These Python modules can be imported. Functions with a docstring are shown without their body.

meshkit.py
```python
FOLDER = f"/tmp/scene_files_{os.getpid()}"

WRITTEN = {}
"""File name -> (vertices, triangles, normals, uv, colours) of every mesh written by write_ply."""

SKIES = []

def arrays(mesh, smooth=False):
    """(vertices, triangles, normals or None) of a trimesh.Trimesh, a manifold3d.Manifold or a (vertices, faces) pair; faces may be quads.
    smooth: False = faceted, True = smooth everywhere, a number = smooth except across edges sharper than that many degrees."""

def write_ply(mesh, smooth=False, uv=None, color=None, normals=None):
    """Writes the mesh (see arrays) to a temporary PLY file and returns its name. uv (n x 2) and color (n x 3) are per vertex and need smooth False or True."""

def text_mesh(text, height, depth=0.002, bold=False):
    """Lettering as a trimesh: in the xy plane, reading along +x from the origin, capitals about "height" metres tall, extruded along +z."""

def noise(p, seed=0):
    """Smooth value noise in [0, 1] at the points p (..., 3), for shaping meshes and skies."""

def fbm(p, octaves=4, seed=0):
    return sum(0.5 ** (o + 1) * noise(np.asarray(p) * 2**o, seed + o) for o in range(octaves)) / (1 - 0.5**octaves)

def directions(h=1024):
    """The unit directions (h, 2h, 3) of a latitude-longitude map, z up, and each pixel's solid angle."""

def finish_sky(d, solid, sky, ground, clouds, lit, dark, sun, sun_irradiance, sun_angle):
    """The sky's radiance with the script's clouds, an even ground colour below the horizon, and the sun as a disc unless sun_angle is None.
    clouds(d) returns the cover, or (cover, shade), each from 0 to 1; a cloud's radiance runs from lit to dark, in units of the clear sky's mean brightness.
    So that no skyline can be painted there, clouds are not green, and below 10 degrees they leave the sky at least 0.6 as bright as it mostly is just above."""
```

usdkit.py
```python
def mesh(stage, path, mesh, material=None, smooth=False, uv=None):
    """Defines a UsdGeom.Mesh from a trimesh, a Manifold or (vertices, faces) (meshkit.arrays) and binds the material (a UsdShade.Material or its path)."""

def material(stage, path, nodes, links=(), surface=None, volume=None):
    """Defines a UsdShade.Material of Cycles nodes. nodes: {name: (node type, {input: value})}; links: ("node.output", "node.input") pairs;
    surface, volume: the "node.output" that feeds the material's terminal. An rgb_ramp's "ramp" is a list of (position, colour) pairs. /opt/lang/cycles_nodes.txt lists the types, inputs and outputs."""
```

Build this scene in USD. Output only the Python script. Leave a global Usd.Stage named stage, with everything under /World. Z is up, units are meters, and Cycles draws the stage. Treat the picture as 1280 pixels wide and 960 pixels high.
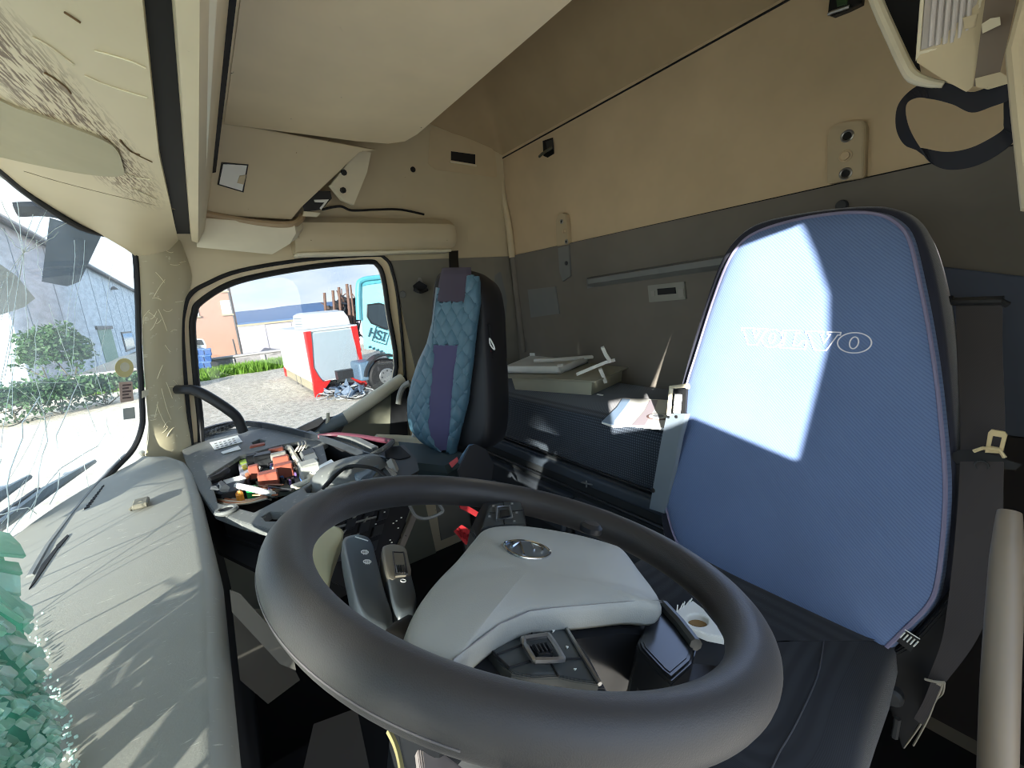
import math, random
import numpy as np, trimesh, usdkit, meshkit, manifold3d
from scipy.spatial import Voronoi, cKDTree
from shapely.geometry import Polygon, Point, LineString, box as sbox
from shapely import affinity
from pxr import Usd, UsdGeom, UsdLux, UsdShade, Gf, Sdf

RNG = np.random.default_rng(7)
random.seed(7)
stage = Usd.Stage.CreateInMemory()
UsdGeom.SetStageUpAxis(stage, 'Z'); UsdGeom.SetStageMetersPerUnit(stage, 1.0)
UsdGeom.Xform.Define(stage, '/World'); UsdGeom.Scope.Define(stage, '/World/Looks')

# ------------------------------------------------------------------ camera, sky, sun, exposure
# axes: x = towards the rear of the truck, y = towards the passenger door, z = up.
# all coordinates below are metres from the camera's eye; EYE lifts them to the world (ground at z = 0).
EYE = 2.65
FPX = 560.0                                    # focal length in pixels of the 1280 px wide frame
CB = np.array([[0.81561281, 0.18638398, 0.54775611],
               [-0.57111175, 0.10753758, 0.81379791],
               [-0.09277453, 0.97657395, -0.19415511]])   # columns: right, up, forward
cam = UsdGeom.Camera.Define(stage, '/World/camera')
cam.CreateHorizontalApertureAttr(36.0); cam.CreateVerticalApertureAttr(27.0)
cam.CreateFocalLengthAttr(36.0 * FPX / 1280)
cam.CreateClippingRangeAttr((0.02, 5000.0))
R, U, F = CB[:, 0], CB[:, 1], CB[:, 2]
cam.AddTransformOp().Set(Gf.Matrix4d(*map(float, (*R, 0, *U, 0, *(-F), 0, 0, 0, EYE, 1))))
EXPOSURE = 1.55
cam.CreateExposureAttr(EXPOSURE)

SUN_AZ, SUN_EL = math.radians(45), math.radians(13)   # the way the light travels: from the front of the driver's side
SUN = np.array([math.cos(SUN_EL) * math.cos(SUN_AZ), math.cos(SUN_EL) * math.sin(SUN_AZ), -math.sin(SUN_EL)])
sun = UsdLux.DistantLight.Define(stage, '/World/sun')
sun.CreateIntensityAttr(2.3); sun.CreateNormalizeAttr(True); sun.CreateAngleAttr(0.55); sun.CreateColorAttr((1.0, 0.95, 0.88))
zz = -SUN; xx = np.cross([0, 0, 1], zz); xx /= np.linalg.norm(xx); yy = np.cross(zz, xx)
sun.AddTransformOp().Set(Gf.Matrix4d(*map(float, (*xx, 0, *yy, 0, *zz, 0, 0, 0, 30, 1))))

sky = UsdLux.DomeLight.Define(stage, '/World/sky')
skymat = usdkit.material(stage, '/World/Looks/sky_look', {
    'tc': ('texture_coordinate', {}), 'sep': ('separate_xyz', {}),
    'grad': ('rgb_ramp', {'ramp': [(0.0, (.42, .40, .36)), (.49, (.5, .49, .46)), (.505, (.72, .80, .90)), (.56, (.50, .66, .88)), (.7, (.28, .48, .80)), (1.0, (.18, .36, .70))]}),
    'mr': ('map_range', {'from_min': -1.0, 'from_max': 1.0, 'to_min': 0.0, 'to_max': 1.0}),
    'mp': ('mapping', {'scale': (2.2, 2.2, 7.0)}),
    'n': ('noise_texture', {'scale': 1.6, 'detail': 7.0, 'roughness': .55}),
    'r': ('rgb_ramp', {'ramp': [(.44, (0, 0, 0)), (.66, (1, 1, 1))]}),
    'mx': ('mix', {'color2': (.95, .97, 1.0)}),
    'bg': ('background_shader', {'strength': 1.08})},
    [('tc.generated', 'sep.vector'), ('sep.z', 'mr.value'), ('mr.result', 'grad.fac'), ('tc.generated', 'mp.vector'), ('mp.vector', 'n.vector'),
     ('n.fac', 'r.fac'), ('r.color', 'mx.fac'), ('grad.color', 'mx.color1'), ('mx.color', 'bg.color')], surface='bg.background')
UsdShade.MaterialBindingAPI.Apply(sky.GetPrim()).Bind(skymat)

# ------------------------------------------------------------------ measuring helpers
V3 = lambda *a: np.array(a, float)
def ray(px, py):
    return CB @ np.array([px - 640.0, 480.0 - py, FPX])
def at(px, py, axis, val):
    r = ray(px, py); return r * (val / r['xyz'.index(axis)])
def onp(px, py, o, n):
    r = ray(px, py); return r * (np.dot(o, n) / np.dot(r, n))
def unit(v):
    v = np.asarray(v, float); return v / np.linalg.norm(v)

# ------------------------------------------------------------------ naming and grouping helpers
_used = {}
def numbered(parent, name):
    k = _used.get((parent, name), 0); _used[(parent, name)] = k + 1
    return f'{parent}/{name}' if k == 0 else f'{parent}/{name}_{k:03d}'
def setdata(p, **kw):
    for k, v in kw.items():
        if v: p.SetCustomDataByKey(k, v)
_base = {}
def shifted(mesh, off):
    v, f, n = meshkit.arrays(mesh, False)
    return (v + off, f)
def obj(name, mesh, mat, parent=None, smooth=30, label=None):
    pp = parent.GetPath().pathString if parent is not None else '/World'
    path = numbered(pp, name)
    off = V3(0, 0, EYE) if parent is None else -_base.get(pp, V3(0, 0, 0))
    m = usdkit.mesh(stage, path, shifted(mesh, off), mat, smooth=smooth)
    if parent is not None: _base[path] = _base.get(pp, V3(0, 0, 0))
    setdata(m.GetPrim(), label=label)
    return m.GetPrim()
def thing(name, label, cat, loc=(0, 0, 0), group=None, kind=None):
    path = numbered('/World', name); x = UsdGeom.Xform.Define(stage, path)
    x.AddTranslateOp().Set(Gf.Vec3d(float(loc[0]), float(loc[1]), float(loc[2]) + EYE))
    _base[path] = V3(*loc)
    p = x.GetPrim(); setdata(p, label=label, category=cat, group=group, kind=kind)
    return p
def single(name, label, cat, mesh, mat, group=None, kind=None, smooth=30):
    p = obj(name, mesh, mat, None, smooth); setdata(p, label=label, category=cat, group=group, kind=kind); return p
def struct(name, label, mesh=None, mat=None, cat=None, smooth=30):
    if mesh is None: return thing(name, label, cat, (0, 0, 0), None, 'structure')
    p = obj(name, mesh, mat, None, smooth); setdata(p, label=label, kind='structure', category=cat); return p

# ------------------------------------------------------------------ mesh helpers
cat_ = trimesh.util.concatenate
def TM(v, f): return trimesh.Trimesh(np.asarray(v, float), np.asarray(f, int), process=False)
def hull(p): return trimesh.convex.convex_hull(np.asarray(p, float))
def frame(o, n, up):
    n = unit(n); u = unit(np.cross(up, n)); v = np.cross(n, u)
    return np.asarray(o, float), u, v, n          # u right, v up, n out
def tf(mesh, fr):
    o, u, v, n = fr; m = mesh.copy(); m.vertices = o + m.vertices[:, :1] * u + m.vertices[:, 1:2] * v + m.vertices[:, 2:3] * n; 
    if np.dot(np.cross(u, v), n) < 0: m.invert()
    return m
def rbox(c, s, r=.004, ax=None, fine=0):
    c, s = np.asarray(c, float), np.asarray(s, float) / 2; r = min(r, s.min() * .98)
    if fine:
        b = trimesh.creation.icosphere(fine).vertices
    else:
        b = np.vstack([np.eye(3), -np.eye(3)])
    pts = np.vstack([np.array([i, j, k]) * (s - r) + b * r for i in (-1, 1) for j in (-1, 1) for k in (-1, 1)])
    if ax is not None: pts = pts @ np.asarray(ax, float)   # rows of ax: the box's own axes
    return hull(pts + c)
def poly3(pts2, fr, t, c=0.0, holes=()):
    P = pts2 if isinstance(pts2, Polygon) else Polygon(pts2, holes)
    P = P.buffer(0)
    def ex(q, h0, h1):
        out = []
        for g in getattr(q, 'geoms', [q]):
            if g.is_empty or g.area < 1e-10: continue
            m = trimesh.creation.extrude_polygon(g, h1 - h0, engine='earcut'); m.apply_translation([0, 0, h0]); out.append(m)
        return out
    ms = ex(P, 0, t - c)
    if c > 0:
        for k in range(3):
            a0, a1 = k / 3, (k + 1) / 3
            ms += ex(P.buffer(-c * (1 - math.cos(a1 * math.pi / 2)) * .9), t - c + c * math.sin(a0 * math.pi / 2) * .999, t - c + c * math.sin(a1 * math.pi / 2))
    return tf(cat_(ms), fr)
def to2(pts3, fr):
    o, u, v, n = fr; d = np.asarray(pts3) - o; return np.stack([d @ u, d @ v], 1)
def plate(pts3, n, t, c=0.0, up=(0, 0, 1), holes=()):
    """a plate whose outer face is the polygon pts3 and whose body lies t behind it (against n)"""
    p = np.asarray(pts3, float); o = p.mean(0)
    if abs(np.dot(unit(n), unit(up))) > .95: up = (0, 1, 0)
    fr = frame(o - unit(n) * t, n, up)
    return poly3(to2(p, fr), fr, t, c, [to2(h, fr) for h in holes])
def pxplate(pix, o, n, t, c=0.0, holes=(), rnd=0.0):
    """a plate on the plane (o, n), outlined by where the photograph's points fall on it"""
    n = unit(n); up = (0, 0, 1) if abs(n[2]) < .9 else (0, 1, 0)
    fr = frame(np.asarray(o, float) - n * t, n, up)
    q = lambda pp: to2([onp(a, b, np.asarray(o, float), n) for a, b in pp], fr)
    P = Polygon(q(pix), [q(h) for h in holes]).buffer(0)
    if rnd: P = P.buffer(-rnd).buffer(rnd * 2, quad_segs=4).buffer(-rnd, quad_segs=4)
    return poly3(P, fr, t, c)
def spline(p, n=8, closed=False):
    p = np.asarray(p, float); m = len(p); out = []
    for i in range(m if closed else m - 1):
        a, b, c, d = (p[(i - 1) % m], p[i], p[(i + 1) % m], p[(i + 2) % m]) if closed else (p[max(i - 1, 0)], p[i], p[i + 1], p[min(i + 2, m - 1)])
        for t in np.arange(n) / n:
            out.append(.5 * (2 * b + (c - a) * t + (2 * a - 5 * b + 4 * c - d) * t * t + (3 * b - a - 3 * c + d) * t ** 3))
    if not closed: out.append(p[-1])
    return np.array(out)
def loft(rings, cap=True, close=False):
    r = np.asarray(rings, float); n, m = r.shape[:2]; f = []
    for i in range(n if close else n - 1):
        for j in range(m):
            a, b, c, d = i * m + j, i * m + (j + 1) % m, ((i + 1) % n) * m + (j + 1) % m, ((i + 1) % n) * m + j
            f += [[a, b, c], [a, c, d]]
    v = r.reshape(-1, 3)
    if cap and not close:
        v = np.vstack([v, r[0].mean(0), r[-1].mean(0)]); k = n * m
        for j in range(m):
            f += [[k, (j + 1) % m, j], [k + 1, (n - 1) * m + j, (n - 1) * m + (j + 1) % m]]
    m_ = TM(v, f)
    if m_.volume < 0: m_.invert()
    return m_
def tube(p, r, sides=10, n=0, flat=None, close=False):
    p = np.asarray(p, float)
    if n: p = spline(p, n, close)
    rr = np.broadcast_to(np.asarray(r, float), (len(p),)) if np.ndim(r) == 0 or len(r) == len(p) else np.interp(np.linspace(0, 1, len(p)), np.linspace(0, 1, len(r)), r)
    t = (np.roll(p, -1, 0) - np.roll(p, 1, 0)) if close else np.gradient(p, axis=0)
    t /= np.linalg.norm(t, axis=1, keepdims=True) + 1e-12
    a = np.cross(t[0], [0, 0, 1.0] if abs(t[0][2]) < .9 else [1.0, 0, 0]); a /= np.linalg.norm(a); rings = []
    th = np.arange(sides) * 2 * np.pi / sides
    for k in range(len(p)):
        a = a - t[k] * np.dot(a, t[k]); a /= np.linalg.norm(a); b = np.cross(t[k], a)
        rings.append(p[k] + rr[k] * (np.cos(th)[:, None] * a + np.sin(th)[:, None] * b))
    return loft(rings, close=close)
def ribbon(p, wdir, w, t=.0015, n=0):
    """a strap: a thin band along p, w wide along wdir (one direction or one for each point)"""
    p = np.asarray(p, float); wd = np.broadcast_to(np.asarray(wdir, float), p.shape)
    if n: q = spline(np.hstack([p, wd]), n); p, wd = q[:, :3], q[:, 3:]
    tg = np.gradient(p, axis=0); rings = []
    for k in range(len(p)):
        d = unit(wd[k]); nn = unit(np.cross(tg[k], d))
        rings.append([p[k] + d * w / 2 + nn * t / 2, p[k] - d * w / 2 + nn * t / 2, p[k] - d * w / 2 - nn * t / 2, p[k] + d * w / 2 - nn * t / 2])
    return loft(rings)
def shell(P, t):
    """a sheet given as a grid of points, t thick (against its normal)"""
    P = np.asarray(P, float); n, m = P.shape[:2]
    du, dv = np.gradient(P, axis=0), np.gradient(P, axis=1); nn = np.cross(du, dv); nn /= np.linalg.norm(nn, axis=-1, keepdims=True) + 1e-12
    Q = P - nn * t; v = np.vstack([P.reshape(-1, 3), Q.reshape(-1, 3)]); f = []; K = n * m
    for i in range(n - 1):
        for j in range(m - 1):
            a, b, c, d = i * m + j, (i + 1) * m + j, (i + 1) * m + j + 1, i * m + j + 1
            f += [[a, b, c], [a, c, d], [K + a, K + c, K + b], [K + a, K + d, K + c]]
    rim = [i * m for i in range(n)] + [(n - 1) * m + j for j in range(1, m)] + [i * m + m - 1 for i in range(n - 2, -1, -1)] + [j for j in range(m - 2, 0, -1)]
    for a, b in zip(rim, rim[1:] + rim[:1]): f += [[a, K + b, b], [a, K + a, K + b]]
    return TM(v, f)
def pillow(out2, fr, prof, cen=None):
    """rings of a (star-shaped) outline, each (scale, height), stacked along the frame's normal"""
    o, u, v, n = fr; q = np.asarray(out2, float); c = q.mean(0) if cen is None else np.asarray(cen, float); rings = []
    for s, h in prof:
        p = c + (q - c) * s; rings.append(o + p[:, :1] * u + p[:, 1:2] * v + h * n)
    return loft(rings)
def disk(o, n, r, t, seg=20, bev=0.0):
    fr = frame(o, n, (0, 0, 1) if abs(unit(n)[2]) < .9 else (0, 1, 0)); th = np.arange(seg) * 2 * np.pi / seg
    q = np.stack([np.cos(th), np.sin(th)], 1) * r
    return pillow(q, fr, [(1, 0), (1, t - bev), (1 - bev / r, t)] if bev else [(1, 0), (1, t)], (0, 0))
def torus(o, n, R_, r, N=96, M=20, e1=None):
    n = unit(n); a = unit(np.cross([0, 1, 0], n)); b = np.cross(n, a); th = np.arange(N) * 2 * np.pi / N
    return tube(np.asarray(o) + R_ * (np.cos(th)[:, None] * a + np.sin(th)[:, None] * b), r, M, close=True)
def sub(m, n=1):
    for _ in range(n): m = m.subdivide()
    return m
def grid(fn, us, vs): return np.array([[fn(u, v) for v in vs] for u in us], float)

# ------------------------------------------------------------------ materials
def lin(r, g, b):
    c = np.array([r, g, b], float) / 255; return tuple(np.where(c <= .04045, c / 12.92, ((c + .055) / 1.055) ** 2.4))
_m = {}
def mat(name, rgb, rough=.5, spec=.5, metal=0.0, vary=.12, vscale=9.0, grain=0.0, gscale=500.0, gdist=.0006, sheen=0.0, coat=0.0, trans=0.0, emit=None):
    """plain surface: colour with a soft uneven tone, fine grain as bump"""
    if name in _m: return _m[name]
    c = lin(*rgb)
    N = {'g': ('geometry', {}), 'n': ('noise_texture', {'scale': vscale, 'detail': 5.0, 'roughness': .6}),
         'mx': ('mix', {'color1': tuple(x * (1 - vary) for x in c), 'color2': tuple(min(1, x * (1 + vary)) for x in c)}),
         'p': ('principled_bsdf', {'roughness': rough, 'specular_ior_level': spec, 'metallic': metal, 'sheen_weight': sheen, 'coat_weight': coat, 'transmission_weight': trans})}
    L = [('g.position', 'n.vector'), ('n.fac', 'mx.fac'), ('mx.color', 'p.base_color')]
    if emit: N['p'][1].update(emission_color=lin(*rgb), emission_strength=emit)
    if grain:
        N['gn'] = ('noise_texture', {'scale': gscale, 'detail': 2.0}); N['b'] = ('bump', {'strength': grain, 'distance': gdist})
        L += [('g.position', 'gn.vector'), ('gn.fac', 'b.height'), ('b.normal', 'p.normal')]
    _m[name] = usdkit.material(stage, '/World/Looks/' + name, N, L, surface='p.BSDF'); return _m[name]
def weave(name, c1, c2, scale=260.0, rough=.85, sheen=.3, strength=.4, rot=(0, 0, 0), vary=.15, rib=0.0, ribc=(0, 0, 0)):
    """cloth: two crossed wave textures mix two thread colours and dent the surface"""
    if name in _m: return _m[name]
    N = {'g': ('geometry', {}), 'mp': ('mapping', {'rotation': rot}),
         'w1': ('wave_texture', {'scale': scale / 20, 'bands_direction': 'y', 'distortion': .3, 'detail': 1.0}),
         'w2': ('wave_texture', {'scale': scale / 20, 'bands_direction': 'z', 'distortion': .3, 'detail': 1.0}),
         'n': ('noise_texture', {'scale': 6.0, 'detail': 5.0}),
         'm': ('math', {'math_type': 'multiply'}), 'rp': ('rgb_ramp', {'ramp': [(.1, lin(*c1)), (.7, lin(*c2))]}),
         'hv': ('map_range', {'from_min': 0.0, 'from_max': 1.0, 'to_min': 1 - vary, 'to_max': 1 + vary}), 'vm': ('mix', {'mix_type': 'multiply', 'fac': 1.0}),
         'cc': ('combine_xyz', {}),
         'b': ('bump', {'strength': strength, 'distance': .0008}), 'p': ('principled_bsdf', {'roughness': rough, 'sheen_weight': sheen, 'sheen_roughness': .4, 'specular_ior_level': .25})}
    L = [('g.position', 'mp.vector'), ('mp.vector', 'w1.vector'), ('mp.vector', 'w2.vector'), ('g.position', 'n.vector'), ('w1.fac', 'm.value1'), ('w2.fac', 'm.value2'), ('m.value', 'rp.fac'),
         ('n.fac', 'hv.value'), ('hv.result', 'cc.x'), ('hv.result', 'cc.y'), ('hv.result', 'cc.z'), ('rp.color', 'vm.color1'), ('cc.vector', 'vm.color2'), ('vm.color', 'p.base_color'),
         ('m.value', 'b.height'), ('b.normal', 'p.normal')]
    if rib:      # fine diagonal twill lines
        N['rm'] = ('mapping', {'rotation': (math.radians(48), 0, 0)}); N['rw'] = ('wave_texture', {'scale': rib, 'bands_direction': 'y', 'distortion': .15, 'detail': 1.0}); N['rr'] = ('rgb_ramp', {'ramp': [(.0, (.8, .8, .82)), (.5, (1, 1, 1))]}); N['rx'] = ('mix', {'mix_type': 'multiply', 'fac': 1.0})
        L = [l for l in L if l[1] not in ('p.base_color', 'b.height')] + [('g.position', 'rm.vector'), ('rm.vector', 'rw.vector'), ('rw.fac', 'rr.fac'), ('vm.color', 'rx.color1'), ('rr.color', 'rx.color2'), ('rx.color', 'p.base_color'), ('rw.fac', 'b.height')]
    _m[name] = usdkit.material(stage, '/World/Looks/' + name, N, L, surface='p.BSDF'); return _m[name]
def speckle(name, rgb, spots, rough=.6, scale=(40, 40, 40), ramp=(.66, .70), grain=.15, extra=None, rot=(0, 0, 0), vary=.1, mask=None):
    """a trim surface with dirt specks or scuffs; mask = (centre, radii) keeps them to one patch"""
    if name in _m: return _m[name]
    c = lin(*rgb); s = lin(*spots)
    N = {'g': ('geometry', {}), 'n': ('noise_texture', {'scale': 7.0, 'detail': 5.0}), 'mx': ('mix', {'color1': tuple(x * (1 - vary) for x in c), 'color2': tuple(min(1, x * (1 + vary)) for x in c)}),
         'mp': ('mapping', {'scale': scale, 'rotation': rot}), 'sn': ('noise_texture', {'scale': 1.0, 'detail': 4.0, 'roughness': .6}), 'sr': ('rgb_ramp', {'ramp': [(ramp[0], (0, 0, 0)), (ramp[1], (1, 1, 1))]}),
         'ms': ('mix', {'color2': s}), 'gn': ('noise_texture', {'scale': 420.0, 'detail': 2.0}), 'b': ('bump', {'strength': grain, 'distance': .0006}), 'p': ('principled_bsdf', {'roughness': rough, 'specular_ior_level': .35})}
    L = [('g.position', 'n.vector'), ('n.fac', 'mx.fac'), ('g.position', 'mp.vector'), ('mp.vector', 'sn.vector'), ('sn.fac', 'sr.fac'), ('mx.color', 'ms.color1'), ('ms.color', 'p.base_color'),
         ('g.position', 'gn.vector'), ('gn.fac', 'b.height'), ('b.normal', 'p.normal')]
    if mask:
        (cx, cy, cz), (rx, ry, rz) = mask
        N['mk'] = ('mapping', {'mapping_type': 'texture', 'location': (cx, cy, cz + EYE), 'rotation': rot, 'scale': (rx, ry, rz)}); N['mp'] = ('mapping', {'mapping_type': 'texture', 'rotation': rot, 'scale': tuple(1 / x for x in scale)}); N['gr'] = ('gradient_texture', {'gradient_type': 'spherical'})
        N['gm'] = ('map_range', {'from_min': 0.0, 'from_max': .5, 'to_min': 0.0, 'to_max': 1.0, 'clamp': True}); N['mm'] = ('math', {'math_type': 'multiply'})
        L += [('g.position', 'mk.vector'), ('mk.vector', 'gr.vector'), ('gr.fac', 'gm.value'), ('gm.result', 'mm.value1'), ('sr.color', 'mm.value2'), ('mm.value', 'ms.fac')]
    else: L += [('sr.color', 'ms.fac')]
    _m[name] = usdkit.material(stage, '/World/Looks/' + name, N, L, surface='p.BSDF'); return _m[name]
def pane(name, tint=(1, 1, 1), gloss=1.0, glare_veil=0.0):
    if name in _m: return _m[name]
    if glare_veil:
        _m[name] = usdkit.material(stage, '/World/Looks/' + name, {'t': ('transparent_bsdf', {'color': tint}), 'g': ('glossy_bsdf', {'color': (gloss,) * 3, 'roughness': .01}), 'm': ('mix_closure', {'fac': .04}), 'd': ('translucent_bsdf', {'color': (.8, .84, .84)}),
            'p': ('geometry', {}), 'n': ('noise_texture', {'scale': 9.0, 'detail': 5.0}), 'r': ('map_range', {'from_min': .3, 'from_max': .7, 'to_min': glare_veil * .5, 'to_max': glare_veil * 1.5}), 'm2': ('mix_closure', {})},
            [('t.BSDF', 'm.closure1'), ('g.BSDF', 'm.closure2'), ('p.position', 'n.vector'), ('n.fac', 'r.value'), ('r.result', 'm2.fac'), ('m.closure', 'm2.closure1'), ('d.BSDF', 'm2.closure2')], surface='m2.closure'); return _m[name]
    _m[name] = usdkit.material(stage, '/World/Looks/' + name, {'t': ('transparent_bsdf', {'color': tint}), 'g': ('glossy_bsdf', {'color': (gloss,) * 3, 'roughness': .01}), 'm': ('mix_closure', {'fac': .045})},
        [('t.BSDF', 'm.closure1'), ('g.BSDF', 'm.closure2')], surface='m.closure'); return _m[name]

# ------------------------------------------------------------------ materials of the cab
M_BEIGE = speckle('beige_trim', (206, 192, 160), (98, 76, 50), rough=.55, scale=(60, 60, 60), ramp=(.715, .75))
M_BEIGE_LT = speckle('beige_panel', (244, 226, 190), (92, 70, 46), rough=.5, scale=(26, 26, 26), ramp=(.735, .76))
M_CREAM = mat('cream_plastic', (224, 216, 190), .45, grain=.12)
M_PILLAR = speckle('pillar_trim', (188, 178, 148), (214, 208, 180), rough=.5, scale=(14, 60, 40), ramp=(.64, .68), rot=(.5, .3, .4))
M_WALLUP = mat('wall_fabric', (206, 184, 150), .95, spec=.2, vary=.16, vscale=5, grain=.5, gscale=700, sheen=.2)
M_CEILSHADE = mat('ceiling_fabric_shaded', (176, 156, 124), .95, spec=.2, vary=.16, vscale=5, grain=.5, gscale=700, sheen=.2)  # wall cloth made darker: shade of the downward face put into colour
M_WALLLO = mat('wall_grey', (120, 115, 106), .9, spec=.25, vary=.16, vscale=6, grain=.4, gscale=600)
M_GREYT = mat('grey_trim', (118, 120, 118), .6, grain=.3)
M_BLACK = mat('black_plastic', (30, 31, 33), .45, grain=.15)
M_RUBBER = mat('black_rubber', (18, 18, 19), .6)
M_DARK = mat('dark_cavity', (20, 20, 22), .8)
M_DKGREY = mat('dark_grey_plastic', (48, 50, 52), .55, grain=.2)  # plain dark grey of the plastic itself
M_WHITE = mat('white_plastic', (236, 238, 232), .4)
M_METAL = mat('bare_metal', (170, 170, 168), .35, metal=1.0, vary=.2, vscale=40)
M_CHROME = mat('chrome', (215, 218, 222), .12, metal=1.0)
M_DASH = speckle('dash_top', (148, 147, 138), (184, 180, 168), rough=.62, scale=(40, 220, 60), ramp=(.66, .71), grain=.3, vary=.08)
M_DASHLO = mat('dash_lower', (74, 76, 74), .6, grain=.3)
M_GLASS = pane('cab_glass', (.77, .795, .785), glare_veil=.015)  # whitish veil of glare mixed into the windscreen glass
M_TINT = pane('tinted_glass', (.59, .61, .62))

# ------------------------------------------------------------------ the cab's shell
PAX = 2.0; REAR = 1.42; SEAM = .20
def wx(y, z):
    return -.37 + .21 * abs((y - .93) / .97) ** 3 + .15 * z
ZN = V3(0, 0, 1); YN = V3(0, 1, 0); XN = V3(1, 0, 0)
def bx(x0, x1, y0, y1, z0, z1, r=.004, fine=0):
    return rbox([(x0 + x1) / 2, (y0 + y1) / 2, (z0 + z1) / 2], [x1 - x0, y1 - y0, z1 - z0], r, None, fine)

struct('floor', 'dark cab floor with the raised engine tunnel', cat_([bx(-.5, 1.5, -.2, 2.05, -1.32, -1.25), bx(-.3, 1.0, .78, 1.15, -1.27, -1.05, .04)]), M_DARK)

# rear wall: beige cloth above, grey cloth below, the beige part a little set back
w = struct('wall_rear', 'rear wall of the cab, beige cloth above a dark grey lower panel')
obj('upper_panel', bx(REAR, REAR + .03, -.3, 2.05, SEAM - .02, .95), M_WALLUP, w, label='beige cloth panel above the seam')
lo = Polygon([(-.3, -1.3), (2.0, -1.3), (2.0, SEAM), (-.3, SEAM)])
obj('lower_panel', plate([(REAR - .012, y, z) for y, z in lo.exterior.coords[:-1]], (-1, 0, 0), .03, .004), M_WALLLO, w, label='dark grey panel below the seam')
obj('seam', tube([(REAR - .004, -.3, SEAM + .002), (REAR - .004, 2.0, SEAM - .002)], .003, 6), M_DARK, w)
cs = spline([at(625, 198, 'x', REAR - .005), at(629, 240, 'x', REAR - .01), at(636, 280, 'x', REAR - .012), at(641, 322, 'x', REAR - .014), at(655, 440, 'x', REAR - .016)], 6)
obj('corner_post', tube(cs[:19] + V3(-.002, .0, 0), [.012, .014, .018, .018], 12), M_BEIGE, w, label='rounded beige corner trim')
obj('corner_post', tube(cs[18:] + V3(-.002, .0, 0), [.016, .016, .014], 12), M_WALLLO, w, label='rounded grey corner trim')
obj('top_seam', tube([at(626, 199, 'x', REAR), at(800, 103, 'x', REAR), at(1000, -8, 'x', REAR)], .0035, 6), M_DARK, w)
obj('ledge', loft([[(REAR - .012, y, .045 + d), (REAR - .045 * k, y, .035 + d), (REAR - .045 * k, y, .015 + d), (REAR - .012, y, .0 + d)] for y, k, d in ((1.44, .3, -.004), (1.40, 1, 0), (.72, 1.1, .02), (.62, .6, .02))]), M_GREYT, w, label='long grey ledge moulded across the wall')
q = [at(a, b, 'x', REAR - .012) for a, b in ((660, 362), (695, 358), (700, 392), (664, 397))]
obj('cover_plate', plate(np.array(q) + V3(-.004, 0, 0), (-1, 0, 0), .006, .002), M_GREYT, w, label='square blank cover plate')
obj('side_panel', plate([(REAR - .02, y, z) for y, z in ((.33, -.02), (.02, -.10), (-.2, -.10), (-.2, -.42), (.40, -.42))], (-1, 0, 0), .012, .004), mat('slate_trim', (84, 92, 110), .7, grain=.3), w, label='slate blue trim panel behind the driver seat')

obj('side_panel', plate([(REAR - .024, y, z) for y, z in ((.42, -.40), (-.2, -.40), (-.2, -1.2), (.60, -1.2))], (-1, 0, 0), .012, .004), mat('umber_trim', (46, 41, 42), .8, grain=.3), w, label='dark umber lower trim panel')

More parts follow.
